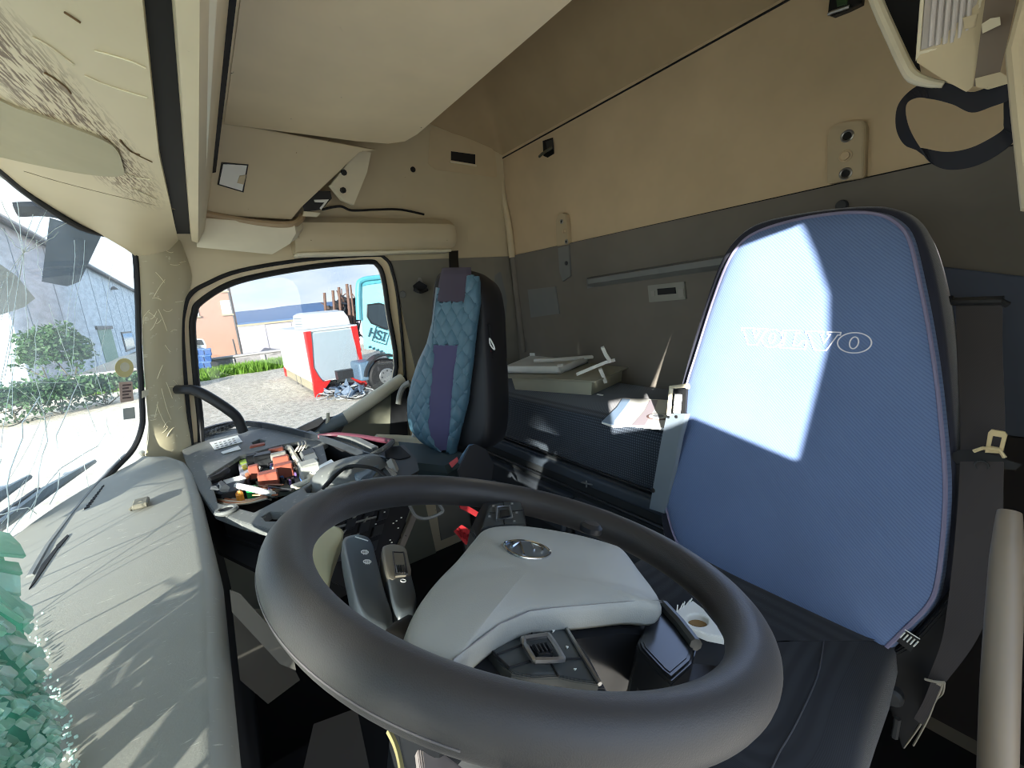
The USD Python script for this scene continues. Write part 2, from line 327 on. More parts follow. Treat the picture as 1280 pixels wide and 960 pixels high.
# ceiling: a cove that rises from the rear wall's seam and from the passenger wall
def ceil_pt(x, y):
    dx, dy = max(REAR - x, 0), max(PAX - .0 - y, 0)
    d = 1 / ((1 / max(dx, 1e-3)) ** 3 + (1 / max(dy * 1.4, 1e-3)) ** 3) ** (1 / 3)
    base = .69 + .10 * min(1, (REAR - x) / .41) * (1 if y > 1.2 else max(0, (y - .2)) / 1.0)
    t = min(d / .42, 1)
    return (x, y, base + (.42 - .1) * (1 - (1 - t) ** 2.2))
P = grid(lambda x, y: ceil_pt(x, y), np.append(np.linspace(-.2, 1.0, 10), np.linspace(1.04, REAR + .005, 18)), np.append(np.linspace(-.3, 1.4, 14), np.linspace(1.45, PAX + .005, 18)))
struct('ceiling', 'beige cloth ceiling cove above the bunk, painted darker for its shade', shell(P, -.03), M_CEILSHADE, smooth=50)

# passenger wall with the door opening
SEAL = [(228, 425), (231, 385), (239, 367), (258, 355), (300, 338.5), (380, 325), (464, 319), (481, 323), (490, 338), (498, 380), (506, 470), (514, 600), (300, 640), (250, 610), (238, 540)]
GLAS = [(241, 420), (243, 392), (250, 378), (285, 356), (330, 343.5), (400, 332), (461, 327), (473, 331), (480, 345), (486, 385), (494, 474), (432, 517), (330, 580), (262, 600), (250, 520)]
rp = lambda pix, y=PAX: spline([at(a, b, 'y', y) for a, b in pix], 5, True)
seal3 = rp(SEAL); glas3 = rp(GLAS)
w = struct('wall_passenger', 'passenger side wall of the cab around the door opening')
outer = np.array([(-.17, PAX, -1.3), (1.46, PAX, -1.3), (1.46, PAX, .95), (-.08, PAX, .95), (-.13, PAX, .26), (-.20, PAX, -.3), (-.24, PAX, -.45)], float)
obj('upper_panel', plate(outer, (0, -1, 0), .04, 0, holes=[seal3]), M_BEIGE, w, label='beige trim above and around the door')
g = [at(502, 330, 'y', PAX)] + [at(a, b, 'y', PAX) for a, b in ((484, 322),)]
q = [(.735, SEAM), (REAR, SEAM), (REAR, -1.2), (.80, -1.2), (.79, -.33), (.755, .06), (.735, .15)]
obj('lower_panel', plate([(x + .015, PAX - .006, z) for x, z in q], (0, -1, 0), .008, .003), mat('wall_grey_side', (132, 128, 116), .9, vary=.16, grain=.3), w, label='dark grey panel behind the door')
obj('door_seal', tube(seal3 + V3(0, -.004, 0), .0075, 8, close=True), M_RUBBER, w, label='black rubber door seal')
obj('access_panel', pxplate([(538, 158), (610, 180), (619, 190), (622, 222), (545, 212), (535, 205)], (0, PAX - .003, 0), (0, -1, 0), .004, .001, rnd=.015), mat('wall_fabric_side', (206, 188, 154), .9, grain=.3), w, label='rounded cloth access panel')
obj('vent_slot', pxplate([(564, 189), (594, 193), (594, 205), (564, 200)], (0, PAX - .006, 0), (0, -1, 0), .004), M_DARK, w, label='narrow black slot')
obj('vent_frame', pxplate([(563, 201), (596, 206), (596, 208), (563, 203)], (0, PAX - .008, 0), (0, -1, 0), .006), M_CREAM, w)
obj('hole', disk(at(516, 212, 'y', PAX - .001), (0, -1, 0), .012, .004, 12), M_DARK, w)
obj('clip', pxplate([(584, 285), (592, 284), (592, 303), (584, 303)], (0, PAX - .001, 0), (0, -1, 0), .012, .003), M_BEIGE, w)
obj('patch', pxplate([(618, 345), (626, 338), (634, 375), (632, 415), (622, 428), (618, 420)], (0, PAX - .007, 0), (0, -1, 0), .005, .002, rnd=.01), M_GREYT, w, label='pale rubbed strip beside the corner')
obj('screw_cap', disk(at(503, 368, 'y', PAX - .006), (0, -1, 0), .016, .006, 16, .002), M_GREYT, w)

# passenger door
d = struct('door_1', 'passenger door with grey green lower card and black window gasket')
sill = [at(a, b, 'y', PAX) for a, b in ((494, 474), (432, 517), (330, 580))]
obj('window_frame', plate(rp([(x, y) for x, y in SEAL]) + V3(0, .022, 0), (0, -1, 0), .03, 0, holes=[glas3 + V3(0, .022, 0)]), M_BEIGE_LT, d, label='beige door frame round the glass')
obj('gasket', tube(glas3 + V3(0, .012, 0), .011, 8, close=True), M_RUBBER, d, label='black rubber window gasket')
obj('door_card', plate(np.array([at(a, b, 'y', PAX) for a, b in ((500, 474), (434, 522), (330, 590), (250, 640), (300, 760), (560, 760), (516, 560))]) + V3(0, -.01, 0), (0, -1, 0), .03, .006), mat('door_card', (122, 122, 106), .75, grain=.3), d, label='grey green door card')
obj('sill_rail', tube([at(503, 473, 'y', PAX - .012), at(470, 496, 'y', PAX - .02), at(431, 523, 'y', PAX - .02)], [.026, .03, .028], 12, 6), M_CREAM, d, label='cream rounded sill rail')
obj('sill_rail', tube([at(431, 523, 'y', PAX - .02), at(411, 533, 'y', PAX - .018), at(385, 552, 'y', PAX - .01), at(345, 578, 'y', PAX - .01)], [.029, .029, .02, .02], 12, 6), mat('slate_plastic', (112, 124, 128), .4), d, label='slate grey front end of the sill')
h = obj('handle_pocket', pxplate([(434, 517), (430, 534), (422, 548), (395, 562), (352, 568), (360, 548), (411, 522)], (0, PAX - .022, 0), (0, -1, 0), .01, .003, rnd=.012), M_BLACK, d, label='black door handle pocket')
obj('pocket_lip', tube(spline([at(a, b, 'y', PAX - .03) for a, b in ((410, 516), (409, 528), (402, 538), (388, 546), (372, 552))], 6), .007, 8), M_CREAM, h)
obj('door_lever', pxplate([(362, 540), (402, 521), (405, 526), (398, 533), (366, 546)], (0, PAX - .035, 0), (0, -1, 0), .01, .004), M_METAL, h, label='silver door lever')
obj('door_lever', pxplate([(408, 524), (418, 523), (420, 528), (411, 540), (400, 545)], (0, PAX - .03, 0), (0, -1, 0), .008, .003), M_GREYT, h)
obj('door_edge', loft([[at(a, b, 'y', PAX - .02), at(c, b, 'y', PAX - .02), at(c, b, 'y', PAX + .02), at(a, b, 'y', PAX + .02)] for a, c, b in ((500, 506, 470), (489, 508, 492), (487, 510, 548))]), M_BLACK, d, label='black rear edge of the door')
w2 = struct('window_2', 'side window glass in the passenger door')
obj('pane', plate(glas3 + V3(0, .02, 0), (0, -1, 0), .005), M_TINT, w2)

# driver side: an open doorway behind the camera; unseen open door added, its window hole shaped for the sun patches
w = struct('wall_driver', 'driver side wall of the cab round the open doorway')
obj('panel', plate([(-.26, -.17, -1.3), (1.46, -.17, -1.3), (1.46, -.17, 1.2), (-.26, -.17, 1.2)], (0, 1, 0), .04, 0, holes=[spline([(x, -.17, z) for x, z in ((-.17, .31), (.40, .31), (.72, .29), (.75, -.05), (.74, -.7), (.70, -1.2), (.1, -1.2), (-.18, -.9), (-.19, -.2))], 4, True)]), M_GREYT, w)
d2 = struct('door_2', 'added unseen driver door standing open, its window hole shaped for the sun patches')
dh = [(-.08, -.115), (-.28, -.055), (-.35, -.015), (-.575, -.065), (-.605, -.05), (-.69, .2), (-.705, .30), (-.68, .52), (-.62, .58), (-.545, .50), (-.372, .16), (-.312, .04), (-.08, -.02)]  # hole outline fitted so sun falls in chosen patches on seat and bunk
obj('sun_mask_panel', plate([(-.06, y, z) for y, z in ((-.055, -1.3), (-1.0, -1.25), (-.98, .1), (-.92, .62), (-.6, .70), (-.055, .6))], (-1, 0, 0), .03, 0, up=(0, 0, 1), holes=[[(-.06, y, z) for y, z in dh]]), M_CREAM, d2)
tr = struct('trim_4', 'driver side pillar between windscreen and doorway')
obj('panel', hull([(x, y, z) for z in (-.5, .45) for x, y in ((-.25, -.155), (-.26, -.17), (-.19, -.17), (-.19, -.15))]), M_PILLAR, tr)
struct('wall_front', 'dark front bulkhead of the cab below the windscreen', shell(np.array([[(wx(y, -.43) - .02, y, z) for z in (-1.32, -.9, -.46)] for y in np.linspace(-.2, 2.04, 20)])[:, ::-1], .01), M_DARK)
# roof skin and front of the roof above the windscreen
rf = struct('roof', 'painted roof and front skin of the cab')
obj('roof_skin', bx(-.25, 1.47, -.22, 2.08, 1.2, 1.23), M_WHITE, rf)
obj('front_skin', shell(np.array([[(-.37 + .21 * abs((y - .93) / .97) ** 3 + .15 * z - .015, y, z) for z in (.36, .46, .8, 1.22)] for y in np.linspace(-.2, 2.06, 20)]), .02), M_WHITE, rf)
obj('side_skin', bx(-.15, 1.47, 2.05, 2.08, .5, 1.22), M_WHITE, rf)

# ------------------------------------------------------------------ windscreen
def onw(px, py, inset=0.0):
    r = ray(px, py); s = 1.0
    lo_, hi = .2, 4.0
    f = lambda s: r[0] * s - wx(r[1] * s, r[2] * s)
    s_ = np.linspace(.25, 4.0, 400) / max(abs(r[1]), .05); v = np.array([f(x) for x in s_])
    k = np.nonzero((v[:-1] > 0) & (v[1:] <= 0))[0]
    k = k[0] if len(k) else np.argmin(abs(v[:-1]))
    a, b = s_[k], s_[k + 1]
    for _ in range(40):
        m = (a + b) / 2
        if f(m) > 0: a = m
        else: b = m
    p = r * a; return p + V3(inset, 0, 0)
WTOP = [(-.15, .40), (.5, .42), (.95, .42), (1.3, .385), (1.5, .345), (1.7, .30), (1.84, .272)]
w = struct('window_1', 'cracked windscreen glass with black rubber surround')
edge = [onw(*p) for p in ((0, 213), (40, 246), (100, 284), (148, 297), (162, 304), (169, 318), (172, 370), (174, 440), (178, 510), (177, 535), (166, 562), (140, 590), (100, 636), (60, 680), (36, 704))]
frame_path = spline(edge, 5)
top_ext = [(wx(y, z), y, z) for y, z in ((-.12, .42), (.4, .43), (.95, .42), (1.25, .40))]
bot_ext = [(wx(y, -.41), y, -.41) for y in (1.1, .8, .4, -.1)]
loop = np.vstack([top_ext, frame_path[3:-3], bot_ext])
obj('rubber_surround', tube(loop, .0085, 8), M_RUBBER, w, label='black rubber windscreen surround')
def wgrid(ys, zs, inset): return np.array([[(wx(y, z) + inset, y, z) for z in zs] for y in ys])
ys = np.linspace(-.12, 1.93, 30)
def ztop(y): return float(np.interp(y, [-.2, .95, 1.25, 1.45, 1.7, 1.84, 1.93], [.44, .44, .42, .38, .325, .29, .24]))
Pg = np.array([[(wx(y, z) - .004, y, z) for z in np.linspace(-.43, ztop(y), 14)] for y in ys])
obj('glass', shell(Pg, .005), M_GLASS, w, smooth=60)
M_CRACK = mat('crack_white', (225, 240, 238), .25, spec=.8)
crng = np.random.default_rng(11)
def crack(p0, p1, r=.0008, wob=6.0, n=7):
    a, b = np.array(p0, float), np.array(p1, float); d = b - a; nrm = np.array([-d[1], d[0]]) / (np.hypot(*d) + 1e-9)
    off = np.cumsum(crng.normal(0, 1, n)); off -= np.linspace(off[0], off[-1], n)
    q = [a + d * t + nrm * o * wob / 4 for t, o in zip(np.linspace(0, 1, n), off)]
    obj('crack', tube([onw(x, y, .0015) for x, y in q], r, 4), M_CRACK, w)
C0 = (28, 316)
for e in ((0, 250), (0, 285), (0, 360), (0, 400), (5, 470), (60, 258), (90, 275), (72, 290), (40, 268), (20, 252), (-5, 520), (34, 420)): crack(C0, e, .0007)
for a, b in (((75, 460), (10, 600)), ((112, 420), (128, 500)), ((42, 470), (58, 535)), ((42, 470), (46, 400)), ((88, 470), (105, 300)), ((8, 340), (14, 520)), ((118, 480), (140, 330)), ((20, 430), (0, 560)), ((120, 540), (60, 380)), ((92, 300), (82, 420)), ((45, 300), (52, 345)), ((140, 500), (122, 440)),
             ((0, 480), (90, 478)), ((90, 478), (150, 500)), ((66, 520), (0, 470)), ((20, 640), (62, 520)), ((0, 655), (30, 600)), ((110, 610), (96, 540)), ((150, 575), (132, 520))): crack(a, b, .0005)
for k in range(16):     # longer cracks low in the glass, whose thin shadows lie across the dashboard
    y = crng.uniform(.62, 1.55); z = -.40; pts = [(y, z)]
    ang = crng.uniform(.3, 2.6)
    for _ in range(9):
        ang += crng.normal(0, .35); y += .05 * math.cos(ang); z += .034 * abs(math.sin(ang)); pts.append((y, min(z, -.12)))
    obj('crack', tube([(wx(a, b) + .001, a, b) for a, b in pts], .0011, 4), M_CRACK, w)
def stick(pix, lift): return plate([onw(a, b, .002) + V3(lift, -.5 * lift, 0) for a, b in pix], (1, -.55, -.15), .0008, up=(0, 0, 1))
circ = lambda cx, cy, r_: [(cx + r_ * math.cos(t), cy + r_ * math.sin(t)) for t in np.arange(24) * 2 * np.pi / 24]
st = obj('sticker', stick(circ(154, 460, 12), .001), mat('pale_yellow_paper', (226, 214, 150), .6), w, label='round pale yellow sticker')
obj('sticker_centre', stick(circ(154, 459, 6), .0025), mat('cream_paper', (236, 232, 205), .6), st)
st = obj('sticker', stick(((147, 478), (164, 477), (166, 501), (149, 504)), .001), mat('pink_paper', (222, 196, 180), .6), w, label='small rectangular pinkish sticker')
obj('sticker_print', cat_([stick(((151, 481 + 4 * k), (162 - k % 2 * 3, 480 + 4 * k), (162 - k % 2 * 3, 482 + 4 * k), (151, 483 + 4 * k)), .0025) for k in range(5)]), mat('print_grey', (120, 96, 92), .6), st)
obj('sticker', stick(((152, 511), (167, 509), (168, 523), (153, 525)), .001), mat('faded_paper', (196, 200, 196), .6), w, label='faded grey square sticker')

# pillar trim between windscreen and door
L = [onw(*p, .008) for p in ((140, 285), (166, 312), (172, 370), (175, 440), (180, 510), (182, 550), (170, 600))]
Rr = [at(*p, 'y', PAX - .004) for p in ((225, 300), (240, 345), (231, 385), (229, 440), (234, 515), (241, 555), (250, 640))]
Lc, Rc = spline(L, 4), spline(Rr, 4)
bulge = lambda t: math.sin(t * math.pi) ** .8 * .02
P = np.array([[a + (b - a) * t + V3(.3, -1, 0) * bulge(t) for t in np.linspace(0, 1, 10)] for a, b in zip(Lc, Rc)])
tr = struct('trim_1', 'beige pillar trim with caustic light painted on as pale lines between windscreen and passenger window')
obj('panel', shell(P, .012), M_PILLAR, tr, smooth=60)
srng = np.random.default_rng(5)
for k in range(30):  # pale lines imitating caustic light on the pillar, laid on as tubes
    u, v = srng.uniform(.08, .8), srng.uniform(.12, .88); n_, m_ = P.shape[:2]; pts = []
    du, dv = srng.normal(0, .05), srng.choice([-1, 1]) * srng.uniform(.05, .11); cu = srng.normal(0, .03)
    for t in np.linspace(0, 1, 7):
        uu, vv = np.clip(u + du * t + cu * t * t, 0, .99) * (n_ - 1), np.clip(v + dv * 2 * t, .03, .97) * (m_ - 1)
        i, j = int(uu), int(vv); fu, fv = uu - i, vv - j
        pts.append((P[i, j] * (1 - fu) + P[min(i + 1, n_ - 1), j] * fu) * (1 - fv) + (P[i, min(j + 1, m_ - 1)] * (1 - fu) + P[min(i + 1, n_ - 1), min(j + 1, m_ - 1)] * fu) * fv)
    obj('scratch_and_caustic', tube(np.array(pts) + unit(V3(.3, -1, 0)) * .0008, .0010, 4), mat('scratch_and_caustic_white', (240, 232, 200), .5), tr)
obj('ledge', loft([[at(a, b, 'y', y), at(a, c, 'y', y), at(a, c, 'y', y + .03), at(a, b, 'y', y + .03)] for a, b, c, y in ((177, 489, 498, 1.885), (190, 485, 492, 1.91), (205, 484, 489, 1.93), (217, 484, 488, 1.95))]), M_CREAM, tr, label='cream ledge across the pillar')

# ------------------------------------------------------------------ roof lining over the windscreen
def zw(y): return ztop(y) - .024
GA = lambda y: V3(.0 + .03 * max(0, (1.0 - y)), y, .285)           # rear edge of the header panel
hy = np.linspace(-.15, 1.93, 34)
P = np.array([[(1 - t) * V3(wx(y, zw(y)) + .004, y, zw(y)) + t * GA(y) + V3(0, 0, -.012 * math.sin(math.pi * t)) for t in np.linspace(0, 1, 12)] for y in hy])
STAIN = -.13
M_SCUFF = speckle('scuffed_header', (204, 190, 156), (104, 80, 48), rough=.5, scale=(300, 30, 60), ramp=(.47, .55), mask=((-.100, .99, .29), (.075, .50, .3)), vary=.07, rot=(0, 0, STAIN))
hd = struct('trim_2', 'scuffed beige header panel above the windscreen')
obj('panel', shell(P, .02), M_SCUFF, hd, smooth=60)
def zhead(x, y):
    x0 = wx(y, zw(y)) + .004; t = np.clip((x - x0) / (GA(y)[0] - x0), 0, 1); return (1 - t) * zw(y) + t * .285 - .012 * math.sin(math.pi * t)
def onhead(px, py):
    z = .3
    for _ in range(25): p = at(px, py, 'z', z); z = .5 * z + .5 * zhead(p[0], p[1])
    return at(px, py, 'z', z)
bl_ = spline([onhead(a, b) for a, b in ((-40, 112), (20, 132), (80, 153), (128, 172), (146, 186), (153, 205), (152, 217), (120, 217), (60, 207), (0, 194), (-40, 186))], 4, True)
hc_ = bl_.mean(0); rings = []
for s_ in (1.0, .8, .5, .2): rings.append(np.array([V3(q[0], q[1], zhead(q[0], q[1]) - .004) for q in hc_ + (bl_ - hc_) * s_]))
obj('sun_blind', loft([bl_ + V3(0, 0, .004)] + rings), mat('sun_blind_cloth', (166, 158, 128), .75, grain=.3), hd, label='darker sun blind panel in the header')
for q in (((40, 45), (62, 57), (92, 80)), ((118, 62), (140, 68), (165, 76), (182, 84)), ((105, 93), (130, 104), (160, 114), (184, 121)), ((165, 234), (175, 239), (196, 249)), ((158, 216), (170, 221), (188, 224))):
    obj('scratch_and_caustic', tube(spline([onhead(a, b) + V3(0, 0, -.001) for a, b in q], 5), .0009, 4), mat('scratch_and_caustic_white', (240, 232, 200), .5), hd)
for q in (((80, 14), (88, 19), (100, 27)), ((55, 90), (66, 96), (82, 108), (88, 116)), ((150, 176), (166, 190), (190, 202)), ((150, 174), (162, 188), (175, 193))):
    obj('scuff_mark', tube(spline([onhead(a, b) + V3(0, 0, -.0008) for a, b in q], 5), .0013, 4), mat('scuff_brown', (112, 88, 58), .8), hd)
obj('header_joint', tube(spline([onhead(a, b) + V3(0, 0, .0004) for a, b in ((30, 214), (70, 226), (120, 239), (170, 251), (219, 262))], 5), .0012, 5), mat('joint_brown', (120, 108, 84), .7), hd)

# the overhead shelf: rail, big shelf tray, end cap with lamp, corner box
oh = thing('overhead_shelf', 'large beige overhead shelf running across the cab above the windscreen', 'overhead shelf', (.3, 1.0, .5))
gp = [at(222, 292, 'y', 1.83), at(220, 200, 'z', .285), at(212, 0, 'z', .285)]
def prof(pts, y0=-.15, y1=1.85): return loft([[V3(x, y, z) for x, z in pts] for y in (y0, y1)])
obj('channel', prof([(-.0, .292), (.05, .292), (.05, .36), (.0, .36)], -.15, 1.84), M_DARK, oh, label='slot between header and shelf, its shade painted black')  # recess shade between header and shelf put in as a near-black filling
obj('rail', prof([(.036, .272), (.052, .265), (.075, .30), (.135, .49), (.115, .49), (.036, .30)], -.15, 1.86), M_BEIGE, oh, label='beige lower rail of the shelf')
obj('rail_highlight', tube([(.058, -.1, .285), (.06, 1.2, .30), (.066, 1.5, .315), (.066, 1.56, .31)], .012, 10), M_CREAM, oh)  # cream bead stands in for a highlight along the rail
obj('slot', prof([(.120, .47), (.14, .475), (.16, .60), (.12, .60)], -.15, 1.84), M_DARK, oh)
# tray: flat underside with a rounded rear edge and rounded passenger end
o2 = [(.165, -.15), (.79, -.15), (.79, 1.62), (.775, 1.71), (.72, 1.755), (.60, 1.765), (.165, 1.74)]
tray = Polygon(o2)
fr = frame((0, 0, .74), (0, 0, -1), (0, 1, 0))
obj('tray', poly3(to2([(x, y, 0) for x, y in o2], fr), fr, .14, .02), M_BEIGE_LT, oh, label='wide cream beige underside of the shelf')
lp = [at(276, 152, 'y', 1.735), at(472, 188, 'y', 1.765), at(450, 190, 'y', 1.77), at(380, 262, 'y', 1.82), at(366, 276, 'y', 1.85), at(252, 268, 'y', 1.85), at(262, 215, 'y', 1.80)]
nn = unit(np.cross(lp[1] - lp[0], lp[5] - lp[0])); nn = nn if nn[1] < 0 else -nn
pp = np.array([p - nn * np.dot(p - lp[0], nn) for p in lp])
obj('end_panel', plate(pp, nn, .03, .006), M_BEIGE, oh, label='greyish beige end panel that carries the lamp')
bxp = [[at(250, 272, 'y', 1.83), at(368, 282, 'y', 1.83), at(377, 276, 'y', 1.88), at(377, 276, 'y', 1.99), at(250, 268, 'y', 1.99)],
       [at(249, 284, 'y', 1.835), at(370, 292, 'y', 1.835), at(379, 285, 'y', 1.88), at(379, 285, 'y', 1.99), at(249, 280, 'y', 1.99)],
       [at(247, 299, 'y', 1.85), at(362, 305, 'y', 1.85), at(372, 297, 'y', 1.89), at(372, 297, 'y', 1.99), at(247, 295, 'y', 1.99)],
       [at(246, 309, 'y', 1.88), at(340, 318, 'y', 1.88), at(346, 314, 'y', 1.91), at(346, 312, 'y', 1.99), at(246, 306, 'y', 1.99)]]
obj('corner_box', loft(bxp), M_CREAM, oh, label='cream corner box under the end panel')
obj('corner_box_lip', tube(spline([at(250, 266, 'y', 1.845), at(310, 277, 'y', 1.838), at(352, 281, 'y', 1.835), at(370, 279, 'y', 1.845), at(378, 270, 'y', 1.88)], 6), .012, 8), mat('tan_lip', (172, 150, 118), .5), oh, label='tan rounded lip of the corner box')
lf = frame(onp(299, 221, pp[0], nn) + nn * .001, nn, (0, 0, 1))
lq = [onp(a, b, pp[0], nn) for a, b in ((278, 204), (309, 206), (303, 239), (273, 230))]
ld = obj('lamp', plate(np.array(lq) + nn * .006, nn, .008, .003), M_WHITE, oh, label='white rectangular lamp lens')
obj('lamp_bezel', tube(np.array(lq) + nn * .002, .0045, 6, close=True), M_DKGREY, ld)
obj('lamp_switch', plate(np.array([onp(a, b, pp[0], nn) for a, b in ((299, 219), (307, 218), (304, 230), (296, 228))]) + nn * .011, nn, .006, .002), M_BEIGE, ld, label='small beige lamp switch')
# white hinge bracket, black lock and cable behind the shelf's end
obj('bracket', plate([at(a, b, 'y', 1.84) for a, b in ((446, 186), (466, 190), (461, 215), (444, 256), (428, 250), (411, 232), (431, 208))], (.2, -1, -.1), .02, .004), M_CREAM, oh, label='cream hinge bracket with two black bolts')
for a, b in ((429, 216), (428, 238)): obj('bolt', disk(at(a, b, 'y', 1.835), (.2, -1, -.1), .011, .012, 8, .002), M_BLACK, oh)
obj('latch', hull(np.vstack([[at(a, b, 'y', 1.86), at(a, b, 'y', 1.95)] for a, b in ((378, 254), (397, 238), (413, 239), (415, 248), (402, 262), (380, 265))])), M_BLACK, oh, label='black latch block')
obj('latch_plate', plate([at(a, b, 'y', 1.855) for a, b in ((392, 250), (412, 249), (402, 262), (400, 260), (406, 253), (393, 253))], (.2, -1, -.1), .004), M_WHITE, oh)
obj('latch_plate', plate([at(a, b, 'y', 1.85) for a, b in ((380, 264), (402, 266), (397, 271), (378, 270))], (.2, -1, -.1), .01, .002), M_CREAM, oh)
for k in range(5):
    obj('slot_clip', rbox(at(262 - 3.2 * k, 200 + 15 * k, 'y', 1.78) + V3(0, 0, 0), (.012, .02, .016), .003), M_BLACK, oh)

hb = thing('blind_housing', 'beige rounded blind housing fixed above the passenger window', 'blind housing', at(480, 300, 'y', 1.9))
z0, z1, x0, x1 = .235, .375, .36, 1.075
ring = lambda x, k: [(x, PAX, z1 - .0 * k), (x, 1.95, z1 - .004), (x, 1.915, z1 - .03 - .01 * (1 - k)), (x, 1.905, (z0 + z1) / 2 - .01), (x, 1.915, z0 + .025), (x, 1.94, z0 + .002), (x, PAX, z0)]
def sc(x, k): 
    c = V3(x, PAX, (z0 + z1) / 2 + .01); return [c + (np.array(p) - c) * V3(1, k, k if k < 1 else 1) for p in ring(x, k)]
obj('body', loft([sc(x0, 1), sc(.6, 1), sc(.9, 1), sc(1.03, .98), sc(1.06, .86), sc(1.075, .6)]), M_BEIGE, hb, label='curved beige cover')
obj('lower_strip', bx(.36, 1.03, 1.925, 1.99, .222, .236, .004), M_CREAM, hb)
obj('cable', tube(spline([at(402, 262, 'y', 1.97), at(425, 258, 'y', 1.96), at(440, 263, 'y', 1.96), at(470, 262, 'y', 1.96), at(500, 262, 'y', 1.96), at(530, 268, 'y', 1.97)], 6), .005, 6), M_RUBBER, hb, label='black cable lying on the housing')

# ------------------------------------------------------------------ dashboard
DZ = -.42
def dedge(y): return float(np.interp(y, [-.2, .45, .87, 1.33, 1.6, 1.74, 1.84, 1.90], [-.05, -.048, -.048, -.072, -.092, -.112, -.15, -.21]))
db = thing('dashboard', 'grey dashboard top with a rounded rear edge under the cracked windscreen', 'dashboard', (-.2, .8, DZ))
dy = np.concatenate([np.linspace(-.15, 1.5, 40), np.linspace(1.53, 1.93, 14)])
def dprof(y):
    f, e = wx(y, DZ + .01) - .01, dedge(y); f = min(f, e - .02)
    pts = [(f + (e - .03 - f) * t, DZ + .012 * math.sin(t * 2.6)) for t in np.linspace(0, 1, 12)]
    z0 = pts[-1][1]
    pts += [(e - .03 + .03 * math.sin(a), z0 - .03 + .03 * math.cos(a)) for a in np.linspace(.2, math.pi / 2 + .15, 9)]
    pts += [(e - .004, z0 - .07), (e - .012, z0 - .14), (e - .05, z0 - .18)]
    return pts
P = np.array([[(x, y, z) for x, z in dprof(y)] for y in dy])
obj('dash_top', shell(P[:, ::-1], .01), M_DASH, db, smooth=50)
def dtop(y, x): 
    pr = np.array(dprof(y)[:16]); return float(np.interp(x, pr[:, 0], pr[:, 1]))
def ondash(px, py, h=.0):
    z = DZ
    for _ in range(6):
        p = at(px, py, 'z', z); z = dtop(p[1], p[0]) + h
    return at(px, py, 'z', z)
def dplate(pix, t=.003, lift=.001): return plate([ondash(a, b, lift) for a, b in pix], (0, 0, 1), t, 0, up=(0, 1, 0))
obj('defroster_channel', tube([ondash(a, b, -.002) for a, b in ((38, 722), (60, 683), (88, 645), (118, 609), (136, 588), (156, 568))], [.007, .006, .005, .005, .004, .003], 6), M_GREYT, db, label='groove along the defroster vents')
for q in (((36, 736), (43, 728), (73, 684), (71, 682), (52, 706)), ((70, 682), (74, 684), (86, 669), (84, 668))): obj('vent', dplate(q, .004, .002), M_DARK, db, label='long black defroster slot')
for k in range(9):
    t = k / 8; a = np.array([106, 635]) * (1 - t) + np.array([127, 609]) * t
    obj('vent_slat', dplate([a + (-1, 1), a + (6 - 3 * t, -2), a + (6 - 3 * t, -3.3), a + (-.5, -.5)], .004, .002), M_DARK, db)
for k in range(7):
    t = k / 6; a = np.array([147, 584]) * (1 - t) + np.array([160, 570]) * t
    obj('vent_slat', dplate([a + (-1, 1), a + (4, -1.5), a + (4, -2.4), a + (-.5, 0)], .004, .002), M_DARK, db)
obj('broken_clip', cat_([tube([ondash(a, b, h) for a, b, h in ((162, 638, .003), (168, 631, .012), (176, 628, .014), (184, 623, .006))], .004, 5), rbox(ondash(176, 629, .01), (.03, .05, .012), .003)]), mat('clip_grey', (108, 104, 90), .6), db, label='small broken clip sticking up from the dash')
# under the dash edge
obj('lower_panel', plate([(-.075, y, z) for y, z in ((-.12, -.58), (1.75, -.58), (1.75, -1.24), (-.12, -1.24))], (1, 0, 0), .03, .003), M_DARK, db, label='black panel under the dash')
obj('knee_trim', hull(np.vstack([[at(a, b, 'y', .62), at(a, b, 'y', .55)] for a, b in ((287, 737), (300, 742), (366, 815), (370, 838), (350, 830), (290, 765))])), mat('knee_grey', (80, 78, 72), .7), db, label='grey trim bar under the dash')
obj('knee_panel', hull(np.vstack([[at(a, b, 'y', .66), at(a, b, 'y', .63)] for a, b in ((291, 766), (369, 838), (375, 850), (335, 880), (300, 850))])), mat('knee_panel', (54, 51, 45), .8), db)
obj('footwell', hull(np.vstack([[at(a, b, 'y', .85), at(a, b, 'y', .8)] for a, b in ((392, 905), (446, 885), (470, 1000), (370, 1000))])), mat('footwell', (48, 46, 42), .85), db)

# grab handle on the pillar
gh = single('grab_handle', 'black curved grab handle between the pillar and the dashboard', 'grab handle',
            tube(spline([at(219, 487, 'y', 1.97), at(228, 487, 'y', 1.92), at(243, 488, 'y', 1.90), at(262, 497, 'y', 1.88), at(285, 512, 'y', 1.86), at(297, 523, 'y', 1.86), at(304, 540, 'y', 1.86)], 6), [.016, .016, .018, .018, .018, .017, .017], 12), M_BLACK)

